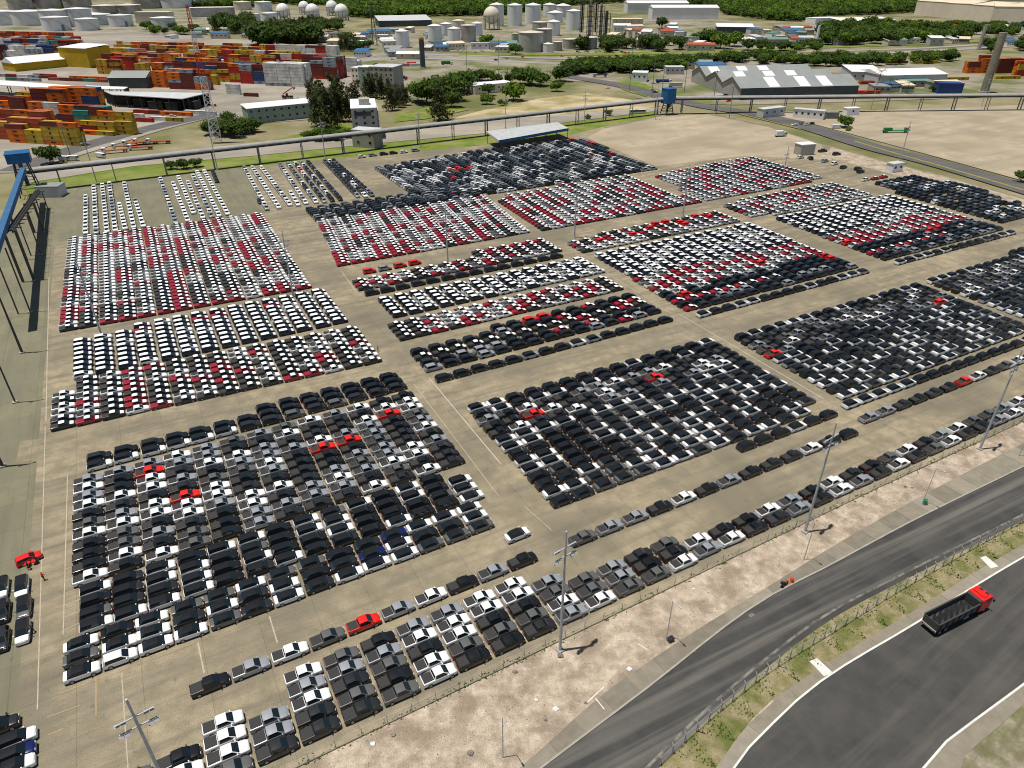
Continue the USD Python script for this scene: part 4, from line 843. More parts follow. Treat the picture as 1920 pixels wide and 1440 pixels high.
# gabled warehouse with skylights
a, b = gnd(1387, 187), gnd(1606, 181); dd = b - a; L_ = float(np.linalg.norm(dd)); ang = math.degrees(math.atan2(dd[1], dd[0]))
t = thing("gabled_warehouse", "large grey warehouse of three long gables with bright skylight panels", "warehouse", (*a, -0.3), ang)
bayd, eave, ridge = 34.0, 8.6, 15.0
for k in range(3):
    y0 = k * bayd
    part(t, "roof", cat([quad3([(-1, y0, eave), (L_ + 1, y0, eave), (L_ + 1, y0 + bayd / 2, ridge), (-1, y0 + bayd / 2, ridge)]), quad3([(-1, y0 + bayd / 2, ridge), (L_ + 1, y0 + bayd / 2, ridge), (L_ + 1, y0 + bayd, eave), (-1, y0 + bayd, eave)])]), M["roofgrey"])
    for x in (0.0, L_):
        part(t, "gable_wall", cat([quad3([(x, y0, 0), (x, y0 + bayd, 0), (x, y0 + bayd, eave), (x, y0, eave)]), trimesh.Trimesh([(x, y0, eave), (x, y0 + bayd, eave), (x, y0 + bayd / 2, ridge)], [(0, 1, 2)], process=False)]), M["concrete"])
    for x in ((0.24, 0.50, 0.69) if k == 0 else (0.14, 0.40, 0.60) if k == 1 else (0.06, 0.32, 0.52)):
        f0, f1 = (0.06, 0.9) if k == 0 else (0.3, 0.92); sl = (ridge - eave) / (bayd / 2)
        yA, yB = f0 * bayd / 2, f1 * bayd / 2; xx = x * L_
        part(t, "skylight", quad3([(xx, y0 + yA, eave + sl * yA + 0.06), (xx + 9, y0 + yA, eave + sl * yA + 0.06), (xx + 9, y0 + yB, eave + sl * yB + 0.06), (xx, y0 + yB, eave + sl * yB + 0.06)]), M["white"])
for n_, (x0, x1) in enumerate(((0, L_ / 3), (L_ / 3, 2 * L_ / 3), (2 * L_ / 3, L_))):
    part(t, "front_wall", bx(x1 - x0 - 0.1, 0.3, eave, (x0 + x1) / 2, 0.15, eave / 2), M["slate"])
part(t, "rear_wall", bx(L_, 0.3, eave, L_ / 2, 3 * bayd - 0.15, eave / 2), M["concrete"])
BL = [
 ("warehouse", "long low white-roofed warehouse behind the palms, right of the gabled one", "warehouse", (1650, 160), (1772, 157), 40, 8, "lightgrey", "white", "gable", (0, 0), 3.0),
 ("warehouse", "white shed with dark openings beside the red container", "warehouse", (1594, 152), (1652, 153), 34, 8, "lightgrey", "white", "shed", (4, 1), 2.0),
 ("blue_shed", "deep blue box shed in front of the low white warehouse", "shed", (1757, 175), (1803, 176), 12, 7.5, "deepblue", "deepblue", "flat", (0, 0), 0),
 ("office_block", "tall narrow white-roofed office behind the conveyor, with dark band window", "office building", (664, 262), (711, 260), 34, 17.5, "concrete", "white", "flat", (3, 5), 0),
 ("gatehouse", "low grey concrete gatehouse in front of the narrow office", "gatehouse", (662, 276), (706, 279), 9, 9.5, "concrete", "lightgrey", "flat", (2, 2), 0),
 ("apartment_block", "grey four-storey block with many small windows above the trees", "apartment block", (696, 172), (740, 174), 20, 19, "concrete", "lightgrey", "flat", (5, 5), 0),
 ("stair_block", "pale green stair tower joined to the grey four-storey block", "stair tower", (676, 171), (695, 172), 12, 18.5, "greenwall", "white", "flat", (1, 3), 0),
 ("cream_block", "cream end block with square dark windows beside the green stair tower", "apartment block", (662, 168), (675, 169), 12, 17, "cream", "white", "flat", (2, 4), 0),
 ("workshop", "long pale green workshop with white roof beside the reach stacker", "workshop", (468, 232), (592, 219), 14, 9.5, "greenwall", "white", "shed", (9, 2), 1.0),
 ("grey_shed", "dark open-ended shed with grey ribbed roof among the containers", "shed", (207, 165), (277, 165), 22, 8, "slate", "roofgrey", "gable", (0, 0), 4.5),
 ("yellow_hall", "tall mustard yellow hall with white roof at the upper left", "hall", (118, 124), (170, 127), 30, 18, "yellowwall", "white", "shed", (0, 0), 1.5),
 ("yellow_hangar", "long low hangar with yellow fascia and white striped roof", "hangar", (30, 134), (150, 122), 26, 7, "yellowwall", "white", "gable", (0, 0), 5.0),
 ("bungalow", "low cream house with white roof among bright green trees", "house", (890, 176), (962, 169), 14, 6, "cream", "white", "flat", (4, 1), 0),
 ("grey_cabin", "small pale grey cabin beside the left transfer tower", "cabin", (72, 371), (114, 370), 7, 4.6, "lightgrey", "roofgrey", "flat", (0, 0), 0),
 ("blue_hangar", "very long white factory with blue eaves in front of the forest", "factory", (1222, 36), (1346, 36), 45, 20, "white", "white", "gable", (0, 0), 4),
 ("blue_hangar", "white factory wing with blue eaves, left of the long factory", "factory", (1176, 25), (1290, 25), 60, 20, "white", "white", "gable", (0, 0), 4),
 ("grey_hangar", "low dark hangar with curved grey roof beyond the container yard", "hangar", (711, 50), (810, 48), 60, 9, "slate", "lightgrey", "shed", (0, 0), 5),
 ("teal_works", "dark teal works building with white roof near the forest edge", "works", (1343, 62), (1412, 63), 30, 9, "slate", "white", "shed", (0, 0), 3),
 ("blue_front_store", "wide store with white roof and blue front below the forest", "store", (1578, 49), (1678, 47), 40, 8, "fascia", "white", "shed", (0, 0), 3),
 ("white_store", "white store left of the blue-fronted store", "store", (1528, 45), (1576, 44), 30, 9, "white", "white", "flat", (0, 0), 0),
 ("cream_works", "cream works building with dark openings beside the process towers", "works", (1148, 52), (1205, 52), 25, 13, "cream", "roofcream", "flat", (4, 2), 0),
 ("cream_store", "long cream store below the white tanks at the upper left", "store", (256, 44), (319, 44), 25, 18, "tankcream", "tankcream", "flat", (0, 0), 0),
 ("cream_store", "grey and cream store with dark side behind the trees", "store", (360, 32), (442, 30), 40, 16, "tankgrey", "tankcream", "flat", (3, 1), 0),
 ("site_office", "row of pale portable offices beside the far road", "portable office", (1430, 221), (1471, 216), 6, 5.2, "lightgrey", "lightgrey", "flat", (3, 1), 0),
 ("site_office", "white portable offices with dark doors right of the first row", "portable office", (1486, 219), (1543, 224), 6, 5.0, "white", "lightgrey", "flat", (5, 1), 0),
 ("site_office", "grey flat cabin beside the lone round tree", "portable office", (1549, 222), (1572, 222), 5, 3.6, "greysteel", "greysteel", "flat", (0, 0), 0),
 ("site_office", "small white cabin behind the lone round tree", "portable office", (1587, 216), (1610, 215), 5, 4.2, "white", "white", "flat", (1, 1), 0),
 ("guard_cabin", "white cabin with blue windows at the foot of a light mast", "cabin", (1672, 324), (1692, 321), 4, 4.0, "white", "lightgrey", "flat", (2, 1), 0),
 ("green_kiosk", "white-roofed open kiosk with green panel near the stray cars", "kiosk", (1500, 292), (1526, 290), 6, 5.5, "concrete", "white", "flat", (0, 0), 0),
 ("white_office", "small white office beyond the lawn, near parked trailers", "office", (1184, 152), (1212, 153), 14, 7, "white", "white", "flat", (3, 1), 0),
 ("white_shed", "low white shed at the hedge left of the gabled warehouse", "shed", (1248, 139), (1282, 139), 12, 6, "lightgrey", "lightgrey", "flat", (4, 1), 0),
]
for row in BL:
    t, L_, h_ = building(*row[:9], style=row[9], win=row[10], rise=row[11])
    if row[0] == "office_block":
        part(t, "stair_head", bx(L_ * 0.42, 7, 3.4, L_ * 0.55, 13, h_ + 2.1), M["concrete"])
        part(t, "band_window", bx(L_ * 0.66, 0.1, 2.6, L_ * 0.45, -0.08, h_ - 3), M["win"])
        for z in range(5):
            part(t, "balcony", bx(1.2, 26, 0.9, L_ + 0.55, 17, 2.2 + z * 3.3), M["lightgrey"])
            for k in range(5): part(t, "side_window", bx(0.1, 2.2, 1.5, L_ + 0.04, 6.5 + k * 5.2, 3.6 + z * 3.1), M["win"])
for k, (a, b, d_) in enumerate((((1713, 28), (1771, 33), 90), ((1769, 34), (1816, 37), 90), ((1814, 38), (1857, 42), 90), ((1856, 43), (1960, 46), 110))):
    building("cream_warehouse", f"huge cream warehouse at the upper right, {ORD[k]} from the left of its row", "warehouse", a, b, d_, 27, "cream", "roofcream", "gable", rise=5, group="cream warehouses at the upper right")
for k, (a, b) in enumerate((((1770, 16), (1850, 19)), ((1840, 18), (1990, 22)))):
    building("cream_warehouse", f"cream warehouse behind the front row at the upper right, {'left' if k == 0 else 'right'} one", "warehouse", a, b, 120, 22, "cream", "roofcream", "gable", rise=6)
# open sheds in the container yard: roofs on posts
def open_shed(label, corners, z, mat, drop=0.0):
    q = [np.array(c3(px, py, z + dz)) for px, py, dz in corners]; t = thing("open_shed", label, "open shed")
    part(t, "roof", cat([quad3(q), quad3([p - (0, 0, 0.5) for p in q])] + [quad3([q[i], q[(i + 1) % 4], q[(i + 1) % 4] - (0, 0, 0.5), q[i] - (0, 0, 0.5)]) for i in range(4)]), M[mat])
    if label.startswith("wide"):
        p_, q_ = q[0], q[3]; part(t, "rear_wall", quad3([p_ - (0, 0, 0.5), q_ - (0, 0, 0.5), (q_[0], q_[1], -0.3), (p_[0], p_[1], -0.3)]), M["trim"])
    for i in range(4):
        for f in np.linspace(0, 1, 6)[:-1]:
            p = q[i] + (q[(i + 1) % 4] - q[i]) * f; part(t, "column", bar((p[0], p[1], -0.3), (p[0], p[1], p[2] - 0.3), 0.5), M["darksteel"])
    return t
open_shed("wide pale-roofed open shed over dark stored goods in the container yard", [(196, 171, 0), (210, 177, 0), (342, 185, 0), (390, 174, 0)], 8.5, "lightgrey")
for k, (gx, gy, w_) in enumerate(((232, 196, 34), (262, 200, 26), (292, 205, 30), (322, 207, 24), (356, 205, 22))):
    t = thing("stored_goods", f"dark stack of goods under the wide pale open shed, {ORD[k]} from left", "stored goods", (*gnd(gx, gy), -0.3), -8)
    part(t, "stack", bx(w_ * 0.38, 9, 5.5, 0, 5, 2.75), M["trim"]); part(t, "top_sheet", bx(w_ * 0.39, 9.2, 0.15, 0, 5, 5.6), M["slate"])
open_shed("long white-roofed open shed behind the orange container stacks at the left", [(-20, 149, 0), (-20, 158, 0), (150, 168, 0), (162, 162, 0)], 9, "white")
open_shed("narrow green-edged white roof right of the long white shed", [(160, 160, 0), (165, 166, 0), (232, 167, 0), (240, 163, 0)], 7, "white")
# storage tanks
def tank(label, xl, xr, yb, rim, mat="tankwhite", roof="tankwhite", cone=0.12, door=None, stair=True, name="storage_tank"):
    xm = (xl + xr) / 2; r = (xr - xl) / 2 * mpp(xm, yb); p = gnd(xm, yb); f = p / np.linalg.norm(p); c = p + f * r; h = max(4.0, hgt(xm, yb, rim))
    t = thing(name, label, "storage tank", (*c, -0.4), math.degrees(math.atan2(-f[1], -f[0])) + 90, None)
    h += 0.4
    n = 40
    s = trimesh.creation.cylinder(r, h, sections=n, cap=False) if False else tube((0, 0, 0), (0, 0, h), r, n=n)
    part(t, "shell", s, M[mat], 40)
    a = np.linspace(0, 2 * np.pi, n, endpoint=False)
    part(t, "roof", trimesh.Trimesh([*[(r * 1.01 * math.cos(x), r * 1.01 * math.sin(x), h + 0.06) for x in a], (0, 0, h + r * cone + 0.1)], [(i, (i + 1) % n, n) for i in range(n)], process=False), M[roof], 60)
    part(t, "rim", trimesh.creation.annulus(r * 1.0, r * 1.025, 0.5, sections=n).apply_translation((0, 0, h - 0.1)), M["tankcream"], 40)
    if stair and r > 9:
        aa = np.linspace(0, 1, 24); st_ = -math.pi * 0.62 + aa * math.pi * 0.5
        part(t, "stair", cat([bar((r * 1.03 * math.cos(a0), r * 1.03 * math.sin(a0), z0 * h), (r * 1.03 * math.cos(a1), r * 1.03 * math.sin(a1), z1 * h), 0.9) for a0, a1, z0, z1 in zip(st_[:-1], st_[1:], aa[::-1][:-1], aa[::-1][1:])]), M["tankcream"])
    if door: part(t, "door", bx(r * 0.3, 0.6, h * 0.42, r * 0.35, -r * 0.94, h * 0.25), M["tealwall"])
TK = [(-14, 33, 47, 22, 0, "far-left corner, cut by the frame"), (30, 86, 48, 22, 0, "widest of the left tank row, second from the edge"), (83, 131, 52, 20, 0, "third of the left tank row, behind the green-doored tank"), (131, 176, 50, 17, 0, "fourth of the left tank row, with domed roof"),
      (86, 133, 58, 33, 1, "smaller tank with a green door in front"), (147, 187, 57, 36, 0, "smaller tank right of the green-doored one"), (150, 209, 47, 28, 0, "low tank behind the two smaller ones"), (208, 250, 50, 29, 1, "tank with a dark door, right end of the left row"),
      (178, 222, 27, 11, 2, "grey tank with pale domed roof"), (222, 266, 26, 10, 2, "grey tank right of the domed grey one"), (288, 331, 55, 34, 0, "white round tank behind the dark trees"), (20, 62, 18, 0, 2, "grey tank at the top left corner"), (64, 118, 16, -2, 2, "second grey tank along the top edge"), (122, 172, 15, -4, 2, "third grey tank along the top edge"),
      (252, 300, 16, -4, 2, "fourth grey tank along the top edge"), (304, 362, 15, -4, 0, "pale tank along the top edge"), (364, 400, 13, -4, 0, "pale tank left of the yellow mark at the top"), (400, 438, 12, -5, 0, "pale tank at the top, above the trees"), (440, 472, 19, 4, 3, "cream tank above the trees"), (480, 511, 21, 4, 0, "small white tank left of the spheres"), (492, 521, 39, 25, 0, "small white tank in front of the spheres"), (470, 489, 40, 26, 0, "smallest white tank left of the spheres"),
      (743, 768, 90, 59, 4, "tall slim white silo standing alone"), (803, 829, 78, 49, 4, "white silo at the left of the cluster"), (826, 848, 67, 45, 4, "white silo behind the cluster's left one"), (840, 864, 80, 54, 4, "front middle white silo of the cluster"), (865, 893, 79, 48, 5, "weathered grey silo of the cluster"), (884, 905, 67, 44, 4, "white silo at the right of the cluster"), (848, 872, 56, 39, 6, "cream-topped silo at the back of the cluster"),
      (918, 945, 49, 9, 4, "tall white tank right of the beige sphere"), (951, 979, 49, 10, 4, "tall white tank, second right of the beige sphere"), (984, 1014, 44, 10, 4, "tall white tank, third right of the beige sphere"), (1018, 1042, 31, 9, 4, "white tank at the back of the plant"), (1040, 1070, 31, 11, 4, "second white tank at the back of the plant"), (1026, 1055, 42, 24, 4, "white tank in the plant's middle row"), (1061, 1088, 56, 21, 4, "bright white tank beside the process towers"),
      (998, 1027, 57, 42, 5, "low weathered tank in the plant"), (1025, 1050, 67, 41, 4, "white tank with a dark opening beside it"), (959, 973, 80, 63, 5, "narrow weathered tank at the left of the front row"), (972, 1018, 98, 62, 5, "broad weathered tank in the front row"), (1006, 1035, 86, 55, 5, "rust-stained tank behind the broad one"), (1018, 1037, 98, 83, 4, "short pale tank right of the broad one"), (1036, 1054, 95, 79, 5, "short weathered tank, middle of the front row"), (1055, 1080, 91, 74, 5, "weathered tank near the end of the front row"), (1086, 1119, 92, 71, 5, "twin weathered tank at the end of the front row")]
MT = [("tankwhite", "tankwhite", 0.1), ("tankwhite", "tankwhite", 0.08), ("tankgrey", "tankcream", 0.1), ("tankcream", "tankcream", 0.1), ("tankwhite", "white", 0.25), ("tankgrey", "tankcream", 0.12), ("tankcream", "roofcream", 0.2)]
for xl, xr, yb, rim, k, l in TK:
    m_, r_, c_ = MT[k]; tank(l if "tank" in l or "silo" in l else "white tank, " + l, xl, xr, yb, rim, m_, r_, c_, door=(k == 1), stair=k in (0, 1, 2, 3))
def sphere_tank(label, cx, cy, r_px, yb, mat):
    p = gnd(cx, yb); s = mpp(cx, yb); r = r_px * s; h = max(r * 1.15, hgt(cx, yb, cy))
    f = p / np.linalg.norm(p); c = p + f * r * 0.8
    t = thing("sphere_tank", label, "gas sphere", (*c, -0.4))
    b = trimesh.creation.icosphere(3, r); b.apply_translation((0, 0, h)); part(t, "shell", b, M[mat], True)
    for k in range(10):
        a = k * math.pi / 5; part(t, "leg", tube((r * 0.95 * math.cos(a), r * 0.95 * math.sin(a), 0), (r * 0.95 * math.cos(a), r * 0.95 * math.sin(a), h), r * 0.06), M["tankgrey"])
    part(t, "equator_walk", trimesh.creation.annulus(r, r * 1.05, r * 0.05, sections=32).apply_translation((0, 0, h)), M["yellowwall"] if mat == "tankwhite" else M["tankgrey"])
for l, *a in (("white gas sphere on legs, leftmost of five", 533, 20, 12.5, 37, "tankwhite"), ("white gas sphere behind the second pair's front one", 572, 13, 10, 28, "tankwhite"), ("white gas sphere, front one of the middle pair", 588, 21, 12.5, 37, "tankwhite"), ("white gas sphere behind the rightmost one", 624, 13, 11, 29, "tankwhite"), ("white gas sphere, rightmost of five", 642, 21, 12.5, 38, "tankwhite"), ("beige gas sphere on legs left of the tall white tanks", 922, 29, 15, 56, "tankcream")): sphere_tank(l, *a)
# chimneys and process towers
def chimney(label, px, py, top_y, r0, r1, mat, cap=None):
    p = gnd(px, py); h = hgt(px, py, top_y); t = thing("chimney", label, "chimney", (*p, -0.3))
    part(t, "shaft", tube((0, 0, 0), (0, 0, h * 0.93), r0, r1, 20), M[mat], 40); part(t, "mouth", tube((0, 0, h * 0.93), (0, 0, h), r1 * 1.02, r1 * 1.02, 20), M[cap or mat], 40)
    part(t, "plinth", cyl(r0 * 1.4, 1.2, n=20), M["concrete"], 40)
chimney("tall weathered concrete chimney in front of the orange containers", 1845, 173, 60, 3.2, 2.9, "chimney")
chimney("dark blue-grey chimney with an orange top beside the highway", 793, 127, 69, 2.7, 2.6, "slate", "orange")
chimney("slim white chimney in the trees, right of the small houses", 1529, 86, 47, 2.2, 1.6, "tankwhite")
chimney("pale grey chimney behind the concrete chimney", 1835, 92, 50, 2.2, 2.0, "tankgrey")
for k, (px, py, ty, w) in enumerate(((1090, 60, 4, 5), (1105, 66, 2, 7), (1116, 60, 8, 4), (1125, 66, 10, 7), (1135, 72, 24, 8))):
    p = gnd(px, py); h = hgt(px, py, ty); t = thing("process_tower", f"dark steel process tower of the chemical plant, {ORD[k]} from the left", "process tower", (*p, -0.4), 10 * k)
    for sx in (-1, 1):
        for sy in (-1, 1): part(t, "post", bar((sx * w / 2, sy * w / 2, 0), (sx * w / 2, sy * w / 2, h), 0.7), M["darksteel"])
    for z in np.arange(6, h, 6.5): part(t, "platform", bx(w + 1, w + 1, 0.5, 0, 0, z), M["darksteel"])
    part(t, "column", tube((0, 0, 0), (0, 0, h + 3), w * 0.27, n=14), M["tankgrey"] if k % 2 else M["slate"], 40)
# lattice mast with red and white bands
p = gnd(404, 266); t = thing("lattice_mast", "tall red and white lattice mast behind the conveyor", "radio mast", (*p, 0), 20)
HM = 76
for k in range(19):
    z0, z1 = k * 4, k * 4 + 4; w0, w1 = 3.2 * (1 - z0 / HM) + 0.5, 3.2 * (1 - z1 / HM) + 0.5; ms = []
    cs = [(math.cos(q * 2.094), math.sin(q * 2.094)) for q in range(3)]
    for i in range(3):
        a, b = cs[i], cs[(i + 1) % 3]
        ms += [bar((a[0] * w0, a[1] * w0, z0), (a[0] * w1, a[1] * w1, z1), 0.34), bar((a[0] * w0, a[1] * w0, z0), (b[0] * w1, b[1] * w1, z1), 0.22), bar((b[0] * w0, b[1] * w0, z0), (a[0] * w1, a[1] * w1, z1), 0.22), bar((a[0] * w1, a[1] * w1, z1), (b[0] * w1, b[1] * w1, z1), 0.12)]
    part(t, "section", cat(ms), M["white"] if k < 7 or (k // 3) % 2 == 0 else M["box rust"] if "box rust" in M else M["redpaint"])
# pylons along the far road
poles = ((132, 292, 232, "left of the yard road"), (876, 148, 85, "behind the dark chimney's right"), (935, 120, 72, "left of the plant's front tanks"), (1180, 170, 85, "above the lawn"), (1222, 182, 108, "left of the blue tower"), (1283, 172, 112, "right of the parked trailers"), (1338, 186, 130, "at the gable of the grey warehouse"), (1367, 222, 160, "in front of the conveyor, before the gables"), (700, 82, 5, "by the brown pylon at the top"), (1240, 186, 95, "above the blue tower"))
for px, py, ty, l in poles:
    p = gnd(px, py); h = min(40, hgt(px, py, ty)); t = thing("utility_pole", f"thin grey utility pole {l}", "utility pole", (*p, -0.3), 15)
    part(t, "pole", tube((0, 0, 0), (0, 0, h), 0.28, 0.18), M["greysteel"]); part(t, "crossarm", bar((-1.5, 0, h - 1), (1.5, 0, h - 1), 0.2), M["greysteel"])

# ================================================================ CONTAINERS
CC = {"orange": (0.62, 0.15, 0.015), "yellow": (0.46, 0.31, 0.03), "brown": (0.15, 0.032, 0.022), "red": (0.40, 0.03, 0.022), "white": (0.60, 0.60, 0.57), "grey": (0.30, 0.33, 0.35), "blue": (0.02, 0.06, 0.16), "teal": (0.04, 0.22, 0.19), "rust": (0.34, 0.075, 0.03), "pink": (0.5, 0.22, 0.18)}
for k, c in CC.items(): M["box " + k] = worn("container_" + k, c, tuple(x * 1.15 for x in c), 0.3, rough=0.6, c3=tuple(x * 0.75 + 0.01 for x in c), scale3=0.2, grain=0.08)
CL, CWD, CHT = 12.19, 2.44, 2.6
def container_parts(add, k):
    m = M["box " + k]
    add("body", cat([bx(CL - 0.08, CWD - 0.1, CHT - 0.1, 0, 0, CHT / 2)] + [bx(0.16, CWD - 0.03, CHT - 0.3, x, 0, CHT / 2) for x in np.linspace(-5.6, 5.6, 15)]), m)
    add("frame", cat([bx(0.16, 0.16, CHT, x, y, CHT / 2) for x in (-CL / 2 + 0.08, CL / 2 - 0.08) for y in (-CWD / 2 + 0.08, CWD / 2 - 0.08)] + [bx(CL, 0.12, 0.14, 0, y, z) for y in (-CWD / 2 + 0.06, CWD / 2 - 0.06) for z in (0.07, CHT - 0.07)]), m)
    add("door", cat([bx(0.05, CWD / 2 - 0.12, CHT - 0.3, CL / 2 + 0.005, s * CWD / 4, CHT / 2) for s in (-1, 1)] + [bx(0.06, 0.05, CHT - 0.4, CL / 2 + 0.05, s * 0.35, CHT / 2) for s in (-2, -1, 1, 2)]), m)
    if k in ("yellow", "orange", "grey"):
        for s in (-1, 1): add("emblem", bx(1.3 if k == "yellow" else 3.4, 0.03, 1.2 if k == "yellow" else 0.7, 0, s * (CWD / 2 + 0.005), CHT * 0.55), M["trim"] if k != "grey" else M["deepblue"])
def container_class(k):
    if ("c", k) not in KINDS:
        c = kind_of("container_" + k); container_parts(lambda n, m, mt: part(c, n, m, mt), k); KINDS["c", k] = c
    return KINDS["c", k]
def container_far(path, k):
    UsdGeom.Xform.Define(stage, path); i = [0]
    def add(n, m, mt): usdkit.mesh(stage, f"{path}/{n}_{i[0]}", m, mt); i[0] += 1
    container_parts(add, k)
BOX, AREAS = [], {}
cr = random.Random(21)
def stack(area, px, py, na, nd, tiers, pal, ang=-13.0):
    AREAS[area] = AREAS.get(area, -1) + 1; area = f"{ORD[AREAS[area]]} {area}"
    p = gnd(px, py); a = math.radians(ang); d = np.array([math.cos(a), math.sin(a)]); n = np.array([-d[1], d[0]])
    for i in range(na):
        for j in range(nd):
            h = tiers if tiers < 2 else max(1, min(7, round(tiers * 1.55) + cr.choice((-2, -1, 0, 0, 0)))); col = cr.choice(pal)
            for k in range(h):
                if cr.random() < 0.45: col = cr.choice(pal)
                q = p + d * (i + 0.5) * (CL + 0.35) + n * (j + 0.5) * (CWD + 0.12)
                BOX.append([q[0] + cr.uniform(-0.15, 0.15), q[1], -0.3 + k * CHT, ang + cr.uniform(-0.3, 0.3), col, area, k, h, i, j])
O, Y_, R_, N_, W_, Gy, Bl = "orange", "yellow", "brown", "red", "white", "grey", "blue"
hot = [O, O, R_, R_, Y_, "rust", N_]
for args in [("front left stacks", 18, 266, 4, 2, 3, [Y_, Y_, R_, O, R_]), ("front left stacks", -40, 258, 4, 2, 3, [Y_, R_, O, "rust"]), ("front left stacks", 148, 251, 2, 2, 2, [Y_, Y_, O, R_]), ("front left stacks", 186, 249, 2, 2, 3, [Y_, Y_, O, Y_, R_]), ("front left stacks", 112, 236, 3, 3, 3, [R_, Y_, R_, "teal", O]),
             ("orange left stacks", -30, 224, 3, 3, 4, [O, R_, O, "rust", N_]), ("orange left stacks", 42, 216, 3, 3, 5, [O, R_, O, Y_, "rust"]), ("orange left stacks", 105, 213, 3, 3, 5, [O, Y_, R_, Bl, O]), ("orange left stacks", 165, 208, 1, 2, 3, [O, O, R_]), ("orange left stacks", 210, 218, 2, 1, 1, [O, N_, W_]), ("orange left stacks", 280, 225, 2, 1, 1, [Y_, W_]), ("orange left stacks", 345, 213, 2, 1, 1, [W_, W_]),
             ("front left stacks", -60, 242, 5, 3, 3, [R_, O, Y_, "rust"]), ("orange left stacks", 60, 228, 3, 2, 3, [R_, N_, O, W_]), ("orange left stacks", 225, 226, 2, 1, 1, [N_, O]), ("orange left stacks", 300, 215, 2, 1, 1, [O, "rust"]), ("orange left stacks", 250, 212, 2, 1, 1, [R_, N_]), ("far left rows", -20, 92, 7, 4, 3, [R_, O, Bl, Gy, W_]), ("far left rows", 80, 88, 5, 3, 2, [R_, N_, O, "teal"]), ("far left rows", 30, 84, 8, 3, 2, [O, R_, W_, N_]), ("yellow hangar front", 130, 147, 4, 1, 1, [R_, "pink", O]), ("yellow hangar front", -10, 143, 5, 1, 1, [R_, Gy, W_]), ("tall middle stacks", 288, 163, 1, 3, 3, [O, O, O]), ("tall middle stacks", 318, 166, 3, 3, 4, [O, Gy, R_, O, "rust"]), ("tall middle stacks", 384, 158, 1, 2, 2, [Y_]), ("tall middle stacks", 386, 152, 4, 5, 4, [O, Bl, R_, O, Y_, N_]), ("tall middle stacks", 452, 156, 2, 4, 4, [N_, Gy, Bl, R_]), ("white reefer stacks", 498, 160, 3, 6, 5, [W_, W_, W_, Gy, W_]), ("red end stacks", 585, 147, 2, 9, 5, [N_, Gy, R_, "teal", R_, N_]), ("white reefer stacks", 648, 135, 1, 5, 4, [W_, W_, Gy]),
             ("tall middle stacks", 184, 138, 2, 4, 3, [Y_, O, R_, O]), ("tall middle stacks", 212, 132, 2, 3, 3, [R_, N_, O]), ("tall middle stacks", 254, 134, 1, 3, 2, [Y_, Y_]), ("tall middle stacks", 425, 176, 1, 1, 2, [W_, R_]), ("tall middle stacks", 456, 180, 1, 1, 1, [R_]),
             ("rear rows", 205, 121, 6, 3, 2, [O, O, R_, "rust", Y_, W_]), ("rear rows", 330, 123, 4, 3, 2, [Y_, Bl, O, R_]), ("rear rows", 420, 118, 7, 4, 3, [Y_, W_, R_, Y_, N_]), ("rear rows", 205, 103, 7, 4, 2, [Y_, W_, R_, "pink", Gy]), ("rear rows", 355, 106, 8, 4, 2, [W_, R_, Y_, O, Gy]), ("rear rows", 500, 106, 7, 4, 3, [W_, W_, Y_, R_, N_]), ("rear rows", 215, 90, 8, 3, 2, [W_, O, R_, O, "rust"]), ("rear rows", 350, 92, 6, 3, 2, [O, R_, O, Y_, "rust"]), ("rear rows", 205, 112, 9, 3, 2, [O, O, Y_, R_, W_]), ("rear rows", 215, 96, 9, 3, 2, [R_, W_, O, Y_]), ("rear rows", 345, 98, 8, 3, 2, [W_, O, R_, Y_]), ("rear rows", 345, 114, 5, 3, 2, [O, W_, R_, Y_]), ("rear rows", 430, 128, 4, 3, 3, [Y_, O, R_, N_]), ("rear rows", 505, 126, 5, 4, 3, [Y_, R_, W_, N_]), ("rear rows", 485, 96, 7, 3, 2, [W_, W_, Y_]), ("rear rows", 195, 126, 3, 3, 3, [O, Y_, R_]), ("rear rows", 285, 133, 3, 3, 2, [R_, O, Gy]), ("tall middle stacks", 325, 142, 4, 3, 3, [O, R_, Bl, O]),
             ("far left rows", -20, 79, 5, 3, 2, [R_, N_, O, W_]), ("far left rows", 60, 78, 6, 3, 2, [N_, R_, O, "rust", "teal", W_]), ("far left rows", 0, 69, 10, 2, 2, [R_, O, N_]), ("far left rows", 16, 114, 3, 5, 4, [W_, W_, "grey"]), ("far left rows", 70, 108, 3, 4, 3, [Bl, Bl, R_, Gy]), ("far left rows", -30, 112, 2, 4, 4, [Bl, Gy, R_]), ("yellow hangar front", 62, 143, 2, 1, 1, [N_, R_]), ("yellow hangar front", 90, 150, 5, 1, 1, [R_, Gy, "rust", "teal"]), ("yellow hangar front", 10, 150, 3, 1, 1, [Gy, "teal"])]: stack(*args)
for args in [("right orange stacks", 1812, 137, 2, 3, 4, [O, O, R_, O], 4), ("right orange stacks", 1868, 137, 2, 4, 3, [R_, O, R_], 4), ("right orange stacks", 1905, 142, 2, 3, 3, [Y_, N_, O], 4), ("right yellow boxes", 1768, 150, 2, 1, 1, [Y_], 4), ("right yellow boxes", 1866, 148, 2, 1, 1, [Y_], 4), ("right yellow boxes", 1660, 119, 2, 1, 1, [R_, R_], 4), ("right yellow boxes", 1716, 119, 2, 1, 1, [Y_], 4), ("right yellow boxes", 1588, 158, 2, 2, 1, [N_, Y_, R_], 4), ("right yellow boxes", 1596, 176, 2, 1, 1, [N_, "rust"], 4), ("plant boxes", 700, 124, 4, 2, 1, [W_, "pink", Bl], 0)]: stack(*args)
BOX.sort(key=lambda b: math.hypot(b[0], b[1]) - b[2])
seen_label = {}
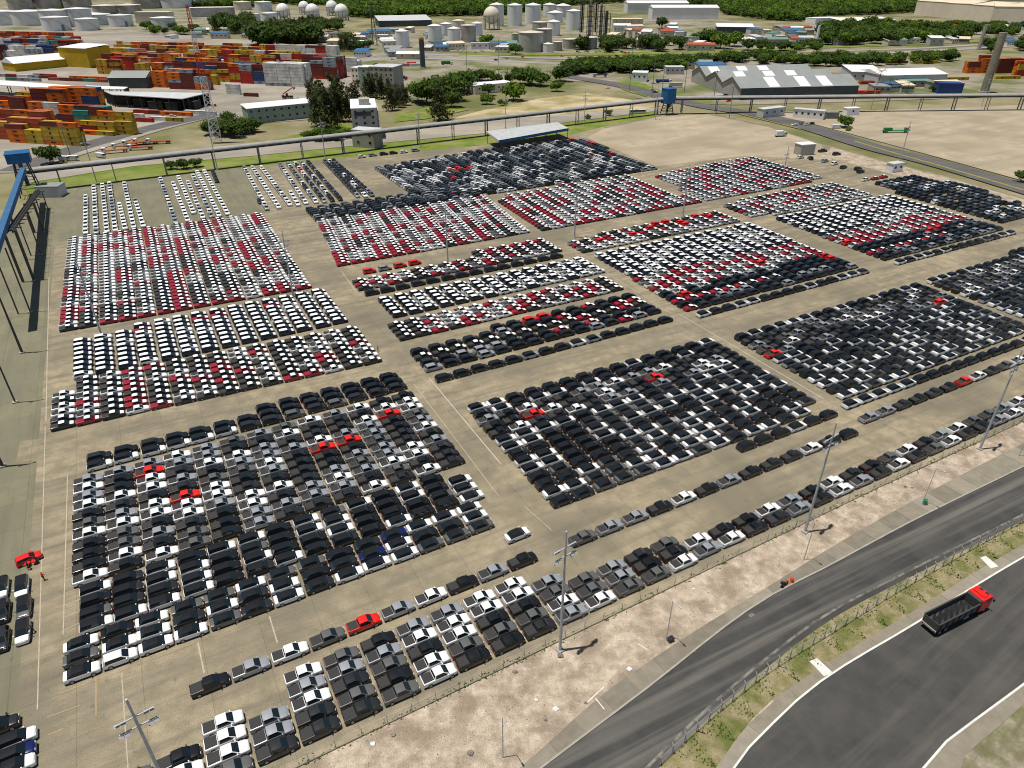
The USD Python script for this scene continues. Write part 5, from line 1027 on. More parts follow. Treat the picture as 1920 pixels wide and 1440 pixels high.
pos_word = lambda k, h: "single" if h == 1 else ("topmost" if k == h - 1 else "bottom" if k == 0 else ORD[k] + " from the ground")
for n_, b in enumerate(BOX[:300]):
    l = f"{b[4]} container, {pos_word(b[6], b[7])}, {ORD[b[8]]} pile of {ORD[b[9]]} row, {b[5]}"
    copy(container_class(b[4]), "shipping_container", l, "container", b[0], b[1], b[3], "containers stacked in the yard", z=b[2])
scatter("distant_containers", [(b[0], b[1], b[2], b[3], 1, b[4]) for b in BOX[300:]], container_far, "distant coloured containers stacked in rows towards the white tanks", "containers")
print("containers", len(BOX))

# ================================================================ TRUCKS, BUS, MACHINES
def wheels(t, xs, w, r=0.5, wd=0.35):
    for x in xs:
        for s in (-1, 1):
            c = trimesh.creation.cylinder(r, wd, sections=16); c.apply_transform(trimesh.transformations.rotation_matrix(math.pi / 2, (1, 0, 0))); c.apply_translation((x, s * (w - wd / 2), r))
            g = trimesh.creation.cylinder(r * 0.5, 0.05, sections=10); g.apply_transform(trimesh.transformations.rotation_matrix(math.pi / 2, (1, 0, 0))); g.apply_translation((x, s * (w + 0.02), r))
            p = part(t, "wheel", c, M["tyre"], 40); part(p, "hub", g, M["rim"])
def cab(t, x, mat, l=2.0, w=1.24, z0=0.6, h=2.4):
    prof = [(x - l / 2, z0), (x + l / 2, z0), (x + l / 2 + 0.05, z0 + h * 0.45), (x + l / 2 - 0.15, z0 + h * 0.95), (x + l / 2 - 0.35, z0 + h), (x - l / 2, z0 + h)]
    v, f = _prism(np.array(prof), 2 * w); m = trimesh.Trimesh(np.c_[v[:, 0], w - v[:, 2], v[:, 1]], f, process=False); m.fix_normals()
    part(t, "cab", m, mat)
    part(t, "windscreen", quad3([(x + l / 2 + 0.07, -w * 0.9, z0 + h * 0.48), (x + l / 2 + 0.07, w * 0.9, z0 + h * 0.48), (x + l / 2 - 0.12, w * 0.88, z0 + h * 0.9), (x + l / 2 - 0.12, -w * 0.88, z0 + h * 0.9)]), M["glass"])
    for s in (-1, 1):
        part(t, "side_window", bx(0.8, 0.04, 0.7, x + 0.35, s * (w + 0.005), z0 + h * 0.68), M["glass"])
        part(t, "mirror", bx(0.12, 0.25, 0.5, x + l / 2, s * (w + 0.25), z0 + h * 0.65), M["trim"])
        part(t, "headlight", bx(0.06, 0.4, 0.2, x + l / 2 + 0.02, s * (w - 0.35), z0 + 0.35), M["lamp"])
# the dump truck on the near road
p0, p1 = gnd(1752, 1194), gnd(1852, 1142); d = p1 - p0; an = math.degrees(math.atan2(d[1], d[0])); c = (p0 + p1) / 2
cn = np.array([-d[1], d[0]]) / np.linalg.norm(d) * 1.3
TLn = float(np.linalg.norm(d)); print("dump truck", TLn, an)
t = thing("dump_truck", "black empty dump truck with a bright red cab driving on the near road", "dump truck", (*(c + cn), -0.16), an)
k = TLn / 2
cab(t, k - 1.35, M["redpaint"], 2.7, 1.3, 0.7, 2.6)
part(t, "cab_roof_deflector", bx(0.9, 1.9, 0.18, k - 1.5, 0, 3.38), M["redpaint"])
part(t, "load", trimesh.Trimesh(*(lambda g: ([(x, y, 1.42 + 0.28 * abs(math.sin(x * 2.1 + y * 3)) + 0.1 * math.cos(y * 5)) for x in np.linspace(-k + 0.2, k - 3.4, g) for y in np.linspace(-1.15, 1.15, 6)], [f for i in range(g - 1) for j in range(5) for f in ((i * 6 + j, i * 6 + j + 6, i * 6 + j + 7), (i * 6 + j, i * 6 + j + 7, i * 6 + j + 1))]))(14), process=False), M["trim"])
for y_ in (-0.5, 0.5): part(t, "roof_hatch", bx(0.5, 0.5, 0.06, k - 0.7, y_, 3.33), M["trim"])
part(t, "exhaust", tube((k - 2.9, -1.1, 0.8), (k - 2.9, -1.1, 3.6), 0.09), M["rim"])
for s in (-1, 1): part(t, "fuel_tank", tube((0.2, s * 1.0, 0.8), (1.4, s * 1.0, 0.8), 0.32, n=12), M["rim"], 40); part(t, "mudguard", bx(2.6, 0.4, 0.06, -k + 1.8, s * 1.05, 1.12), M["trim"]); part(t, "tail_light", bx(0.06, 0.3, 0.15, -k - 0.16, s * 1.0, 1.15), M["tail"])
part(t, "bumper", bx(0.25, 2.5, 0.45, k + 0.1, 0, 0.75), M["redpaint"])
part(t, "chassis", bx(TLn - 0.6, 0.9, 0.3, -0.2, 0, 0.95), M["trim"])
bx0, bx1 = -k, k - 3.15; bl = bx1 - bx0; bm = (bx0 + bx1) / 2
part(t, "bed_floor", bx(bl, 2.4, 0.12, bm, 0, 1.35), M["trim"])
for s in (-1, 1):
    part(t, "bed_side", bx(bl, 0.1, 1.45, bm, s * 1.25, 2.05), M["darksteel"]); part(t, "top_rail", bx(bl + 0.1, 0.2, 0.14, bm, s * 1.27, 2.82), M["darksteel"])
    for q in np.linspace(bx0 + 0.6, bx1 - 0.3, 7): part(t, "rib", bx(0.12, 0.1, 1.35, q, s * 1.34, 2.02), M["trim"])
part(t, "headboard", bx(0.12, 2.5, 1.9, bx1, 0, 2.25), M["darksteel"]); part(t, "cab_shield", bx(0.7, 2.5, 0.08, bx1 + 0.3, 0, 3.15), M["darksteel"])
part(t, "tailgate", bx(0.1, 2.5, 1.4, bx0, 0, 2.05), M["darksteel"]); part(t, "tail_bar", bx(0.14, 2.5, 0.35, bx0 - 0.08, 0, 1.15), M["concrete"])
wheels(t, (k - 1.2, -k + 1.1, -k + 2.45), 1.25, 0.52, 0.45)
TRK = [("green container truck on the highway verge", 838, 121, 8, "white", "green", 12), ("red trailer truck left of the dark chimney", 774, 123, 5, "white", "redpaint", 12), ("truck with red cab and dark blue trailer beside the grey block", 752, 150, 30, "redpaint", "deepblue", 12), ("orange flatbed truck with dark blue cab at the hedge", 1124, 144, -2, "deepblue", "orange", 13),
       ("white truck with a dark blue tank trailer beyond the lawn", 1244, 155, 4, "white", "deepblue", 14), ("pale grey parked semitrailer beyond the lawn", 1266, 163, 8, None, "lightgrey", 12), ("white box truck parked beside the far road", 1463, 256, 14, "lightgrey", "white", 7), ("long green flatbed truck standing on the sandy field", 1678, 248, 2, "green", "green", 16), ("red truck in front of the gabled warehouse's right end", 1612, 178, 0, "redpaint", "redpaint", 10)]
for l, px, py, an, cb, bd, ln in TRK:
    t = thing("parked_truck", l, "truck", (*gnd(px, py), -0.25), an)
    if cb: cab(t, ln / 2 - 1.0, M[cb])
    x1 = ln / 2 - (2.3 if cb else 0)
    flatb = "flatbed" in l
    if flatb:
        part(t, "flatbed", bx(x1 + ln / 2, 2.5, 0.35, (x1 - ln / 2) / 2, 0, 1.3), M[bd]); part(t, "load", bx((x1 + ln / 2) * 0.35, 2.3, 1.5, -ln / 2 + (x1 + ln / 2) * 0.22, 0, 2.25), M["concrete"] if bd == "orange" else M[bd])
    elif "tank" in l:
        m = tube((-ln / 2, 0, 2.2), (x1, 0, 2.2), 1.25, n=18); part(t, "tank", m, M[bd], 40); part(t, "frame", bx(x1 + ln / 2, 1.6, 0.3, (x1 - ln / 2) / 2, 0, 1.0), M["trim"])
    else:
        part(t, "box_body", bx(x1 + ln / 2, 2.5, 2.6, (x1 - ln / 2) / 2, 0, 2.4), M[bd]); part(t, "frame", bx(x1 + ln / 2, 1.6, 0.3, (x1 - ln / 2) / 2, 0, 0.95), M["trim"])
    wheels(t, (ln / 2 - 1.3, -ln / 2 + 1.2, -ln / 2 + 2.5) if cb else (-ln / 2 + 1.2, -ln / 2 + 2.5), 1.25)
for n_, (px, py, an) in enumerate(((214, 285, 25), (232, 277, 25), (252, 271, 25), (272, 268, 20), (296, 268, 15), (262, 279, 15))):
    t = thing("empty_trailer_truck", f"truck with white cab and empty rust-red trailer by the yard road, {ORD[n_]} from left", "truck", (*gnd(px, py), -0.25), an + 180, "trucks waiting by the yard road")
    cab(t, 5, M["white"]); part(t, "trailer_bed", bx(11, 2.4, 0.4, -1.5, 0, 1.3), M["box rust"]); wheels(t, (4.7, -5, -6.3), 1.2)
vanc = kind_of("white_van"); cab(vanc, 1.6, M["white"], 1.8, 0.98, 0.35, 1.9); part(vanc, "cargo_body", bx(3.8, 1.95, 2.0, -1.1, 0, 1.4), M["white"]); wheels(vanc, (1.7, -2.2), 0.98, 0.36, 0.25)
for n_, (px, py, an) in enumerate(((122, 300, 5), (138, 299, 8), (190, 294, -20), (1335, 160, 0), (1350, 182, 10), (1568, 240, 0))): copy(vanc, "white_van", ["white van nearest the blue tower, beside the grey tree", "white van beside the van near the grey tree", "white van on the yard road's near side", "white van left of the gabled warehouse", "white van at the gable of the grey warehouse", "white van under the lone round tree"][n_], "van", *gnd(px, py), an, z=-0.25)
t = thing("white_bus", "white bus with dark windows behind the conveyor, left of the blue tower", "bus", (*gnd(1195, 213), -0.2), 8)
part(t, "body", bx(12, 2.5, 2.7, 0, 0, 1.75), M["white"]); part(t, "roof_unit", bx(3, 1.6, 0.3, -1, 0, 3.2), M["lightgrey"])
for s in (-1, 1): part(t, "window_band", bx(10.6, 0.05, 1.0, 0, s * 1.26, 2.2), M["glass"])
part(t, "windscreen", bx(0.05, 2.2, 1.3, 6.01, 0, 2.1), M["glass"]); wheels(t, (3.8, -3.4), 1.24)
t = thing("reach_stacker", "black and red reach stacker with raised boom beside the pale green workshop", "reach stacker", (*gnd(540, 184), -0.3), 10)
part(t, "chassis", bx(8, 3.4, 1.2, 0, 0, 1.4), M["trim"]); part(t, "cabin", bx(1.8, 1.6, 1.9, -0.5, 0, 3.0), M["glass"]); part(t, "counterweight", bx(1.6, 3.4, 2.0, -3.6, 0, 1.9), M["redpaint"])
part(t, "boom", bar((-3.2, 0, 3.6), (5.5, 0, 8.5), 0.7), M["redpaint"]); part(t, "spreader", bx(1.0, 8.5, 0.6, 5.8, 0, 7.4), M["trim"]); wheels(t, (2.8, -2.4), 1.8, 0.85, 0.7)
# motorcycle and cone by the kerb
t = thing("motorcycle", "black motorcycle with red tank parked on the pavement by the road", "motorcycle", (*gnd(1470, 1098), 0), 32)
for x in (-0.66, 0.66):
    w = trimesh.creation.torus(0.26, 0.07, 14, 8); w.apply_transform(trimesh.transformations.rotation_matrix(math.pi / 2, (1, 0, 0))); w.apply_translation((x, 0, 0.33)); part(t, "wheel", w, M["tyre"], 40)
part(t, "frame", cat([bar((-0.6, 0, 0.4), (0.1, 0, 0.55), 0.1), bar((0.65, 0, 0.33), (0.42, 0, 0.95), 0.09), bx(0.45, 0.28, 0.35, 0, 0, 0.5)]), M["trim"])
part(t, "tank", bx(0.42, 0.3, 0.22, 0.2, 0, 0.82), M["redpaint"]); part(t, "seat", bx(0.65, 0.28, 0.12, -0.3, 0, 0.84), M["trim"]); part(t, "handlebar", bar((0.42, -0.38, 1.05), (0.42, 0.38, 1.05), 0.05), M["trim"]); part(t, "carrier_box", bx(0.45, 0.45, 0.4, -0.72, 0, 1.08), M["trim"])
t = thing("water_drum", "small orange-red drum standing beside the motorcycle", "drum", (*gnd(1484, 1091), 0)); part(t, "body", cyl(0.32, 0.7), M["orange"], 40); part(t, "lid", cyl(0.33, 0.05, z=0.7), M["redpaint"], 40)
# the red car with open doors and the white car with an open door at the left
x, y = gnd(56, 1052)
t = thing("red_car", "red hatchback standing askew with its doors open, at the left edge", "car", (x, y, 0), math.degrees(math.atan2(*(gnd(80, 1037) - gnd(34, 1056))[::-1])))
m = VM["H"]; P = M["car red"]
for n_, k_, mt in (("body", "body", P), ("cabin", "frame", P), ("roof", "roof", P), ("windscreen", "ws", M["glass"]), ("rear_window", "rw", M["glass"])): part(t, n_, m[k_], mt, 40 if n_ == "body" else False)
for s_ in m["sw"]: part(t, "side_window", s_, M["glass"])
for ty, ri in m["wheels"]: w = part(t, "wheel", ty, M["tyre"], 40); part(w, "rim", ri, M["rim"])
for s in (-1, 1):
    for x0 in (0.85, -0.2): part(t, "open_door", bar((x0, s * 0.86, 0.72), (x0 - 0.45, s * 1.7, 0.72), 0.08, 0.75), P)
# ---------------------------------------------------------------- people
def person(label, px, py, rot, shirt, legs, lean=0.0, stride=0.15, arm=0.25):
    J = {"hipL": (0, .10, .92, .105), "hipR": (0, -.10, .92, .105), "kneL": (stride * .6, .11, .50, .065), "kneR": (-stride * .3, -.11, .50, .065), "ankL": (stride, .11, .08, .045), "ankR": (-stride, -.11, .08, .045), "toeL": (stride + .16, .12, .04, .035), "toeR": (-stride + .16, -.12, .04, .035),
         "wst": (lean * .1, 0, 1.08, .13), "chs": (lean * .35, 0, 1.36, .145), "shL": (lean * .45, .19, 1.45, .06), "shR": (lean * .45, -.19, 1.45, .06), "elL": (lean * .4 + arm * .4, .26, 1.18, .045), "elR": (lean * .4 + arm * .2, -.26, 1.18, .045), "haL": (lean * .5 + arm * 1.2, .24, .98, .035), "haR": (lean * .5 + arm * .5, -.25, .95, .035), "nek": (lean * .5, 0, 1.52, .055), "hed": (lean * .6 + .02, 0, 1.66, .1)}
    sp = lambda n: m3.Manifold.sphere(J[n][3], 10).translate(J[n][:3])
    def limb(*bones):
        r = m3.Manifold()
        for a, b in bones: r = r + (sp(a) + sp(b)).hull()
        me = r.refine_to_length(0.09).to_mesh(); tm = trimesh.Trimesh(me.vert_properties[:, :3], me.tri_verts, process=True); trimesh.smoothing.filter_taubin(tm, iterations=4); return tm
    t = thing("person", label, "person", (*gnd(px, py), 0), rot)
    part(t, "body", limb(("chs", "nek"), ("nek", "hed"), ("shL", "elL"), ("elL", "haL"), ("shR", "elR"), ("elR", "haR"), ("chs", "shL"), ("chs", "shR"), ("wst", "chs"), ("hipL", "hipR"), ("wst", "hipL"), ("wst", "hipR"), ("hipL", "kneL"), ("kneL", "ankL"), ("hipR", "kneR"), ("kneR", "ankR"), ("ankL", "toeL"), ("ankR", "toeR")), M["skin"], True)
    for n in J: J[n] = (*J[n][:3], J[n][3] * 1.13)
    part(t, "shirt", limb(("wst", "chs"), ("chs", "shL"), ("chs", "shR"), ("shL", "elL"), ("shR", "elR")), M[shirt], True)
    part(t, "trousers", limb(("hipL", "hipR"), ("wst", "hipL"), ("wst", "hipR"), ("hipL", "kneL"), ("kneL", "ankL"), ("hipR", "kneR"), ("kneR", "ankR")), M[legs], True)
    h = trimesh.creation.icosphere(2, 0.108); h.vertices = h.vertices[:, :] * (1, 1, 0.9); h.apply_translation((J["hed"][0] - 0.02, 0, 1.70)); part(t, "hair", h, M["trim"], True)
person("person in red clothes walking near the red car", 83, 1088, 100, "redpaint", "deep_red_cloth" if "deep_red_cloth" in M else M.setdefault("deep_red_cloth", plain("deep_red_cloth", (0.3, 0.02, 0.02), 0.8)) and "deep_red_cloth", 0.2, 0.25)
person("person in dark clothes standing at the red car's open door", 55, 1068, 40, "trim", "slate", 0.1)
person("person in dark clothes bending beside the red car's rear", 72, 1056, 200, "trim", "trim", 0.5)
person("person at the open door of the white black-roofed car on the left", 64, 1186, 190, "slate", "trim", 0.2)
person("person in black stepping away from the cars at the bottom left", 18, 1352, 60, "trim", "trim", 0.3, 0.3)
person("person in red clothes standing between the white film block and the aisle", 709, 660, 0, "redpaint", "redpaint", 0.0)

# ================================================================ TREES
def leaf_cloud(seed, lobes, n, size, up=0.35):
    r = np.random.default_rng(seed); V, F = [], []
    w = np.array([l[3] * l[4] for l in lobes], float); w /= w.sum()
    for k in range(n):
        cx, cy, cz, rx, rz = lobes[r.choice(len(lobes), p=w)]
        d = r.normal(size=3); d /= np.linalg.norm(d); d[2] = d[2] * 0.85 + 0.15
        q = np.array((cx, cy, cz)) + d * (rx, rx, rz) * (r.uniform(0.45, 1.05))
        nrm = d + r.normal(size=3) * 0.55 + (0, 0, up); nrm /= np.linalg.norm(nrm)
        a = np.cross(nrm, r.normal(size=3)); a /= np.linalg.norm(a); b = np.cross(nrm, a); s = size * r.uniform(0.55, 1.25)
        o = len(V); V += [q + a * s, q + b * s * 0.7, q - a * s, q - b * s * 0.7]; F += [(o, o + 1, o + 2), (o, o + 2, o + 3)]
    return trimesh.Trimesh(np.array(V), F, process=False)
def lobes_for(seed, r0, z0, z1, n, rr):
    q = random.Random(seed); out = [(0, 0, (z0 + z1) / 2, r0 * 0.6, (z1 - z0) / 2)]
    for k in range(n):
        a = k * 6.283 / n + q.uniform(-0.4, 0.4); d = r0 * q.uniform(0.35, 0.62); out.append((d * math.cos(a), d * math.sin(a), z0 + (z1 - z0) * q.uniform(0.3, 0.75), rr * q.uniform(0.75, 1.2), rr * q.uniform(0.55, 0.9)))
    return out
def limbs(h, r, z, n, seed):
    q = random.Random(seed); ms = [tube((0, 0, -0.3), (0, 0, z), r, r * 0.6)]
    for k in range(n):
        a = k * 6.283 / n + q.uniform(-0.5, 0.5); ms.append(tube((0, 0, z * 0.75), (h * 0.22 * math.cos(a), h * 0.22 * math.sin(a), z + h * q.uniform(0.18, 0.32)), r * 0.45, r * 0.15))
    return cat(ms)
TREES = {}
def tree_kind(nm, crown, trunk, mat):
    c = kind_of(nm); part(c, "crown", crown, M[mat]); part(c, "trunk", trunk, M["bark"]); TREES.setdefault(nm.rsplit("_", 1)[0], []).append(c)
for v in range(3):
    tree_kind(f"broad_tree_{'abc'[v]}", leaf_cloud(v, lobes_for(v, 6.2, 0.5, 7.9, 10, 3.0), 950, 0.7), limbs(8, 0.28, 3.2, 5, v), "leaf" if v != 1 else "leafbright")
    tree_kind(f"dark_tree_{'abc'[v]}", leaf_cloud(10 + v, lobes_for(v + 5, 5.6, 0.3, 7.7, 9, 2.8), 900, 0.66), limbs(8, 0.26, 2.6, 4, v + 3), "leafdark")
    tree_kind(f"feathery_tree_{'abc'[v]}", leaf_cloud(20 + v, [(q.uniform(-1.6, 1.6), q.uniform(-1.6, 1.6), z, max(1.1, 4.0 * (1.15 - z / 13.5)), 2.0) for q in [random.Random(v)] for z in np.linspace(1.8, 12.0, 9)], 1000, 0.52, 0.1), limbs(13, 0.22, 9, 5, v + 7), "leafolive")
    tree_kind(f"hedge_tree_{'abc'[v]}", leaf_cloud(40 + v, lobes_for(v + 15, 5.4, 0.2, 7.6, 9, 2.9), 820, 0.72), limbs(7, 0.25, 2.0, 4, v + 2), ("leaf", "leafbright", "leafdark")[v])
    tree_kind(f"bush_{'abc'[v]}", leaf_cloud(30 + v, lobes_for(v + 9, 2.4, 0.3, 2.6, 6, 1.2), 300, 0.36), limbs(2.4, 0.1, 0.8, 3, v), "leaf" if v else "leafbright")
fr = []
for k in range(15):
    a = k * 2.4; el = 0.5 + 0.5 * math.sin(k * 1.7)
    for s in np.linspace(0.3, 2.8, 7):
        z = 7.5 + el * s - 0.22 * s * s; p = np.array((math.cos(a) * s, math.sin(a) * s, z)); t_ = np.array((-math.sin(a), math.cos(a), 0)) * (0.55 - 0.12 * abs(s - 1.4)); dd = np.array((math.cos(a), math.sin(a), 0.1)) * 0.28
        fr.append(trimesh.Trimesh([p - dd * 0.2, p + t_ - (0, 0, .25), p + dd, p - t_ - (0, 0, .25)], [(0, 1, 2), (0, 2, 3)], process=False))
tree_kind("palm_tree_a", cat(fr), tube((0, 0, -0.3), (0, 0, 7.6), 0.2, 0.14), "leaf")
tq = random.Random(5)
def tree(sort, px, py, hm, label, group=None, z=-0.3):
    base = {"broad_tree": 8.5, "dark_tree": 8.2, "feathery_tree": 13.6, "bush": 2.8, "palm_tree": 8.6, "hedge_tree": 8.0}[sort]; s = hm / base
    copy(tq.choice(TREES[sort]), sort, label, "palm" if sort == "palm_tree" else "bush" if sort == "bush" else "tree", *gnd(px, py), tq.uniform(0, 360), group, z, (s * tq.uniform(0.92, 1.12), s * tq.uniform(0.92, 1.12), s))
for sort, px, py, ht, l in [
    ("feathery_tree", 602, 216, 18, "olive feathery tree left of the narrow office, nearest the workshop"), ("feathery_tree", 620, 240, 20, "tall olive feathery tree just behind the conveyor, left of the narrow office"), ("feathery_tree", 640, 212, 19, "olive feathery tree behind the left side of the narrow office"), ("feathery_tree", 655, 226, 16, "olive feathery tree touching the narrow office's left wall"), ("feathery_tree", 585, 200, 15, "olive feathery tree behind the end of the workshop"), ("feathery_tree", 628, 196, 17, "olive feathery tree at the back of the group beside the office"),
    ("feathery_tree", 736, 206, 14, "olive feathery tree right of the narrow office's far end"), ("feathery_tree", 748, 200, 12, "smaller olive tree right of the narrow office"), ("feathery_tree", 715, 184, 14, "olive tree in front of the grey four-storey block"), ("feathery_tree", 690, 184, 13, "olive tree in front of the pale green stair tower"), ("feathery_tree", 823, 224, 19, "lone tall olive tree beside the dry field"), ("feathery_tree", 730, 182, 11, "olive tree at the right foot of the grey block"),
    ("broad_tree", 600, 263, 8, "bright round tree behind the conveyor, below the feathery trees"), ("broad_tree", 632, 262, 7, "bright low tree behind the conveyor, left of the office's gatehouse"), ("broad_tree", 652, 257, 6.5, "bright low tree touching the gatehouse"), ("broad_tree", 578, 262, 6, "bright low tree at the end of the lawn path"),
    ("dark_tree", 800, 194, 15, "big dark green tree, left one above the lawn"), ("broad_tree", 784, 190, 13, "big bright tree at the left of the group above the lawn"), ("broad_tree", 836, 188, 16, "big bright tree in the middle of the group above the lawn"), ("broad_tree", 858, 174, 15, "big bright tree behind the middle of the group"), ("dark_tree", 876, 168, 13, "dark round tree at the right of the group above the lawn"), ("dark_tree", 846, 200, 10, "dark tree in front of the group above the lawn"),
    ("broad_tree", 912, 194, 6.5, "small round tree in front of the cream house"), ("dark_tree", 916, 178, 8, "dark tree at the cream house's front wall"), ("broad_tree", 963, 187, 12, "large round tree right of the cream house"), ("bush", 942, 197, 4, "dark shrub below the large round tree"), ("broad_tree", 994, 158, 13, "round bright tree behind the road bend, left one"), ("broad_tree", 1016, 160, 10, "round bright tree behind the road bend, middle one"), ("dark_tree", 1050, 152, 12, "dark green tree at the left end of the long hedge"), ("broad_tree", 1044, 170, 7, "flat-topped tree with a clear trunk on the dry field's edge"), ("broad_tree", 975, 156, 9, "bright tree left of the road bend pair"),
    ("palm_tree", 922, 158, 10, "palm behind the cream house, left"), ("palm_tree", 935, 156, 11, "palm behind the cream house, middle"), ("palm_tree", 950, 157, 9, "palm behind the cream house, right"), ("feathery_tree", 668, 214, 17, "olive tree behind the narrow office, left half"), ("feathery_tree", 612, 228, 19, "olive feathery tree in the middle of the group left of the office"), ("feathery_tree", 596, 236, 17, "olive feathery tree at the left front of the group beside the office"), ("feathery_tree", 634, 226, 18, "olive feathery tree in front of the office group's back row"), ("feathery_tree", 700, 182, 14, "olive tree between the stair tower and the narrow office"), ("feathery_tree", 760, 196, 11, "olive tree left of the big bright tree group"), ("broad_tree", 818, 180, 14, "bright tree between the two big ones above the lawn"), ("hedge_tree", 405, 250, 9, "dense bush right beside the lattice mast's foot"), ("hedge_tree", 430, 250, 9, "dense bush in the row right of the lattice mast"), ("hedge_tree", 450, 246, 9, "dense bush further right in the mast's row"), ("hedge_tree", 466, 242, 8, "dense bush nearest the pale green workshop"), ("hedge_tree", 616, 262, 7, "dense low tree between the two bright ones behind the conveyor"), ("dark_tree", 95, 306, 10, "grey-green tree beside the left transfer tower"),
    ("dark_tree", 345, 316, 5.5, "low dark spreading tree in the grass strip"), ("dark_tree", 322, 317, 4.5, "low dark shrub tree, left in the grass strip"), ("dark_tree", 368, 313, 5, "low dark shrub tree, right in the grass strip"), ("broad_tree", 430, 228, 7, "light green tree beside the lattice mast"),
    ("dark_tree", 392, 252, 8, "dark tree at the foot of the lattice mast"), ("dark_tree", 420, 254, 9, "dark tree right of the lattice mast, first"), ("dark_tree", 440, 256, 9, "dark tree right of the lattice mast, second"), ("dark_tree", 458, 250, 8, "dark tree right of the lattice mast, third"), ("dark_tree", 476, 246, 8, "dark tree left of the pale green workshop"),
    ("broad_tree", 1585, 238, 7.5, "lone round bright tree beside the portable offices"), ("palm_tree", 1646, 160, 13, "palm in front of the low white warehouse, left"), ("palm_tree", 1664, 172, 11, "palm in front of the low white warehouse, middle"), ("palm_tree", 1700, 174, 9, "palm in front of the low white warehouse, right"), ("dark_tree", 1752, 172, 6, "dark shrub tree beside the blue shed"), ("bush", 1140, 216, 4, "round bush behind the conveyor, right of the canopy"), ("bush", 1102, 222, 3, "dark bush behind the conveyor near the canopy"), ("bush", 1590, 244, 2.5, "low bush beside the lone round tree"),
    ("dark_tree", 1328, 88, 22, "dark side of the big tree mass above the hedge"), ("broad_tree", 1350, 90, 20, "broad bright tree above the hedge, middle"), ("broad_tree", 1376, 86, 18, "broad bright tree above the hedge, right"), ("broad_tree", 1312, 84, 18, "broad bright tree above the hedge, left"), ("dark_tree", 1240, 53, 18, "dark round tree below the long factory"), ("dark_tree", 1402, 94, 14, "dark round tree right of the bright tree mass"), ("dark_tree", 1424, 93, 13, "second dark round tree right of the bright tree mass"), ("broad_tree", 912, 86, 13, "round tree below the blue shed roof of the plant"), ("broad_tree", 967, 101, 10, "round tree at the left front of the plant"), ("dark_tree", 690, 92, 10, "green tree beside the plain's pale sheds")]: tree(sort, px, py, ht * (1.35 if sort == "feathery_tree" else 1.2 if py < 215 and px < 1100 else 1.05), l)
for px, py, rx, ry, n, s in ((1915, 345, 8, 5, 3, "dark_tree"), ): tree("dark_tree", 1914, 340, 6, "dark bush at the right edge beside the far road")
def belt(poly, n, sorts, h0, h1, label, group):
    xs = [p[0] for p in poly]; ys = [p[1] for p in poly]; done = []
    tries = 0
    while len(done) < n and tries < n * 40:
        tries += 1; q = (tq.uniform(min(xs), max(xs)), tq.uniform(min(ys), max(ys)))
        if not inside(poly, *q): continue
        done.append(q)
    for n_, q in enumerate(sorted(done)): tree(tq.choice(sorts), *q, tq.uniform(h0, h1), f"{label}, {ORD[n_]} from the left", group, -0.5)
belt([(1062, 128), (1062, 140), (1200, 138), (1330, 124), (1330, 116), (1200, 122)], 98, ["hedge_tree", "hedge_tree", "dark_tree"], 9, 13, "bushy green tree of the long hedge behind the parked trailers", "trees of the long hedge")
belt([(1340, 112), (1340, 120), (1480, 122), (1600, 126), (1790, 116), (1790, 106), (1600, 112), (1480, 110)], 98, ["hedge_tree", "hedge_tree", "dark_tree"], 8, 12, "bushy green tree of the belt behind the gabled warehouse", "trees behind the gabled warehouse")
belt([(482, 72), (482, 86), (592, 86), (592, 66)], 60, ["feathery_tree", "feathery_tree", "dark_tree"], 22, 30, "dark feathery tree of the grove between containers and gas spheres", "trees of the dark grove")
belt([(594, 48), (600, 60), (636, 60), (636, 46)], 14, ["dark_tree"], 12, 17, "dark round tree in front of the gas spheres", "trees before the gas spheres")
belt([(400, 44), (400, 62), (478, 64), (478, 44)], 22, ["dark_tree", "dark_tree", "feathery_tree"], 16, 24, "dark tree right of the lattice mast's top, below the tanks", "trees below the tanks")
belt([(268, 52), (268, 64), (372, 66), (372, 50)], 20, ["dark_tree", "broad_tree"], 9, 14, "dark tree between the tank farm and the containers", "trees before the tank farm")
belt([(622, 84), (622, 96), (678, 96), (678, 82)], 14, ["feathery_tree", "dark_tree"], 13, 19, "olive tree beside the red-roofed sheds", "trees beside the sheds")
belt([(1540, 54), (1540, 84), (1640, 86), (1740, 80), (1740, 56), (1640, 50)], 98, ["hedge_tree", "hedge_tree", "dark_tree"], 13, 19, "green tree of the wood below the blue-fronted store", "trees below the blue-fronted store")
belt([(1740, 54), (1740, 82), (1830, 72), (1920, 66), (1920, 52)], 60, ["hedge_tree", "hedge_tree", "dark_tree"], 11, 17, "green tree among the houses below the cream warehouses", "trees below the cream warehouses")
belt([(1850, 78), (1850, 100), (1990, 92), (1990, 70)], 20, ["dark_tree"], 10, 14, "dark tree behind the orange stacks at the right", "trees behind the right stacks")
belt([(1080, 86), (1080, 98), (1280, 98), (1280, 84)], 26, ["feathery_tree", "dark_tree"], 13, 19, "thin olive tree along the front of the chemical plant", "trees before the plant")
belt([(1420, 92), (1420, 100), (1540, 96), (1540, 88)], 16, ["dark_tree", "broad_tree"], 8, 12, "low green tree along the far highway", "trees along the far highway")
belt([(880, 146), (880, 160), (1030, 150), (1030, 140)], 16, ["dark_tree", "broad_tree", "palm_tree"], 7, 11, "small green tree behind the cream house", "trees behind the cream house")
belt([(1706, 40), (1706, 47), (1900, 56), (1900, 48)], 26, ["bush"], 5, 7, "small round shrub in the row along the cream warehouses", "shrubs along the cream warehouses")
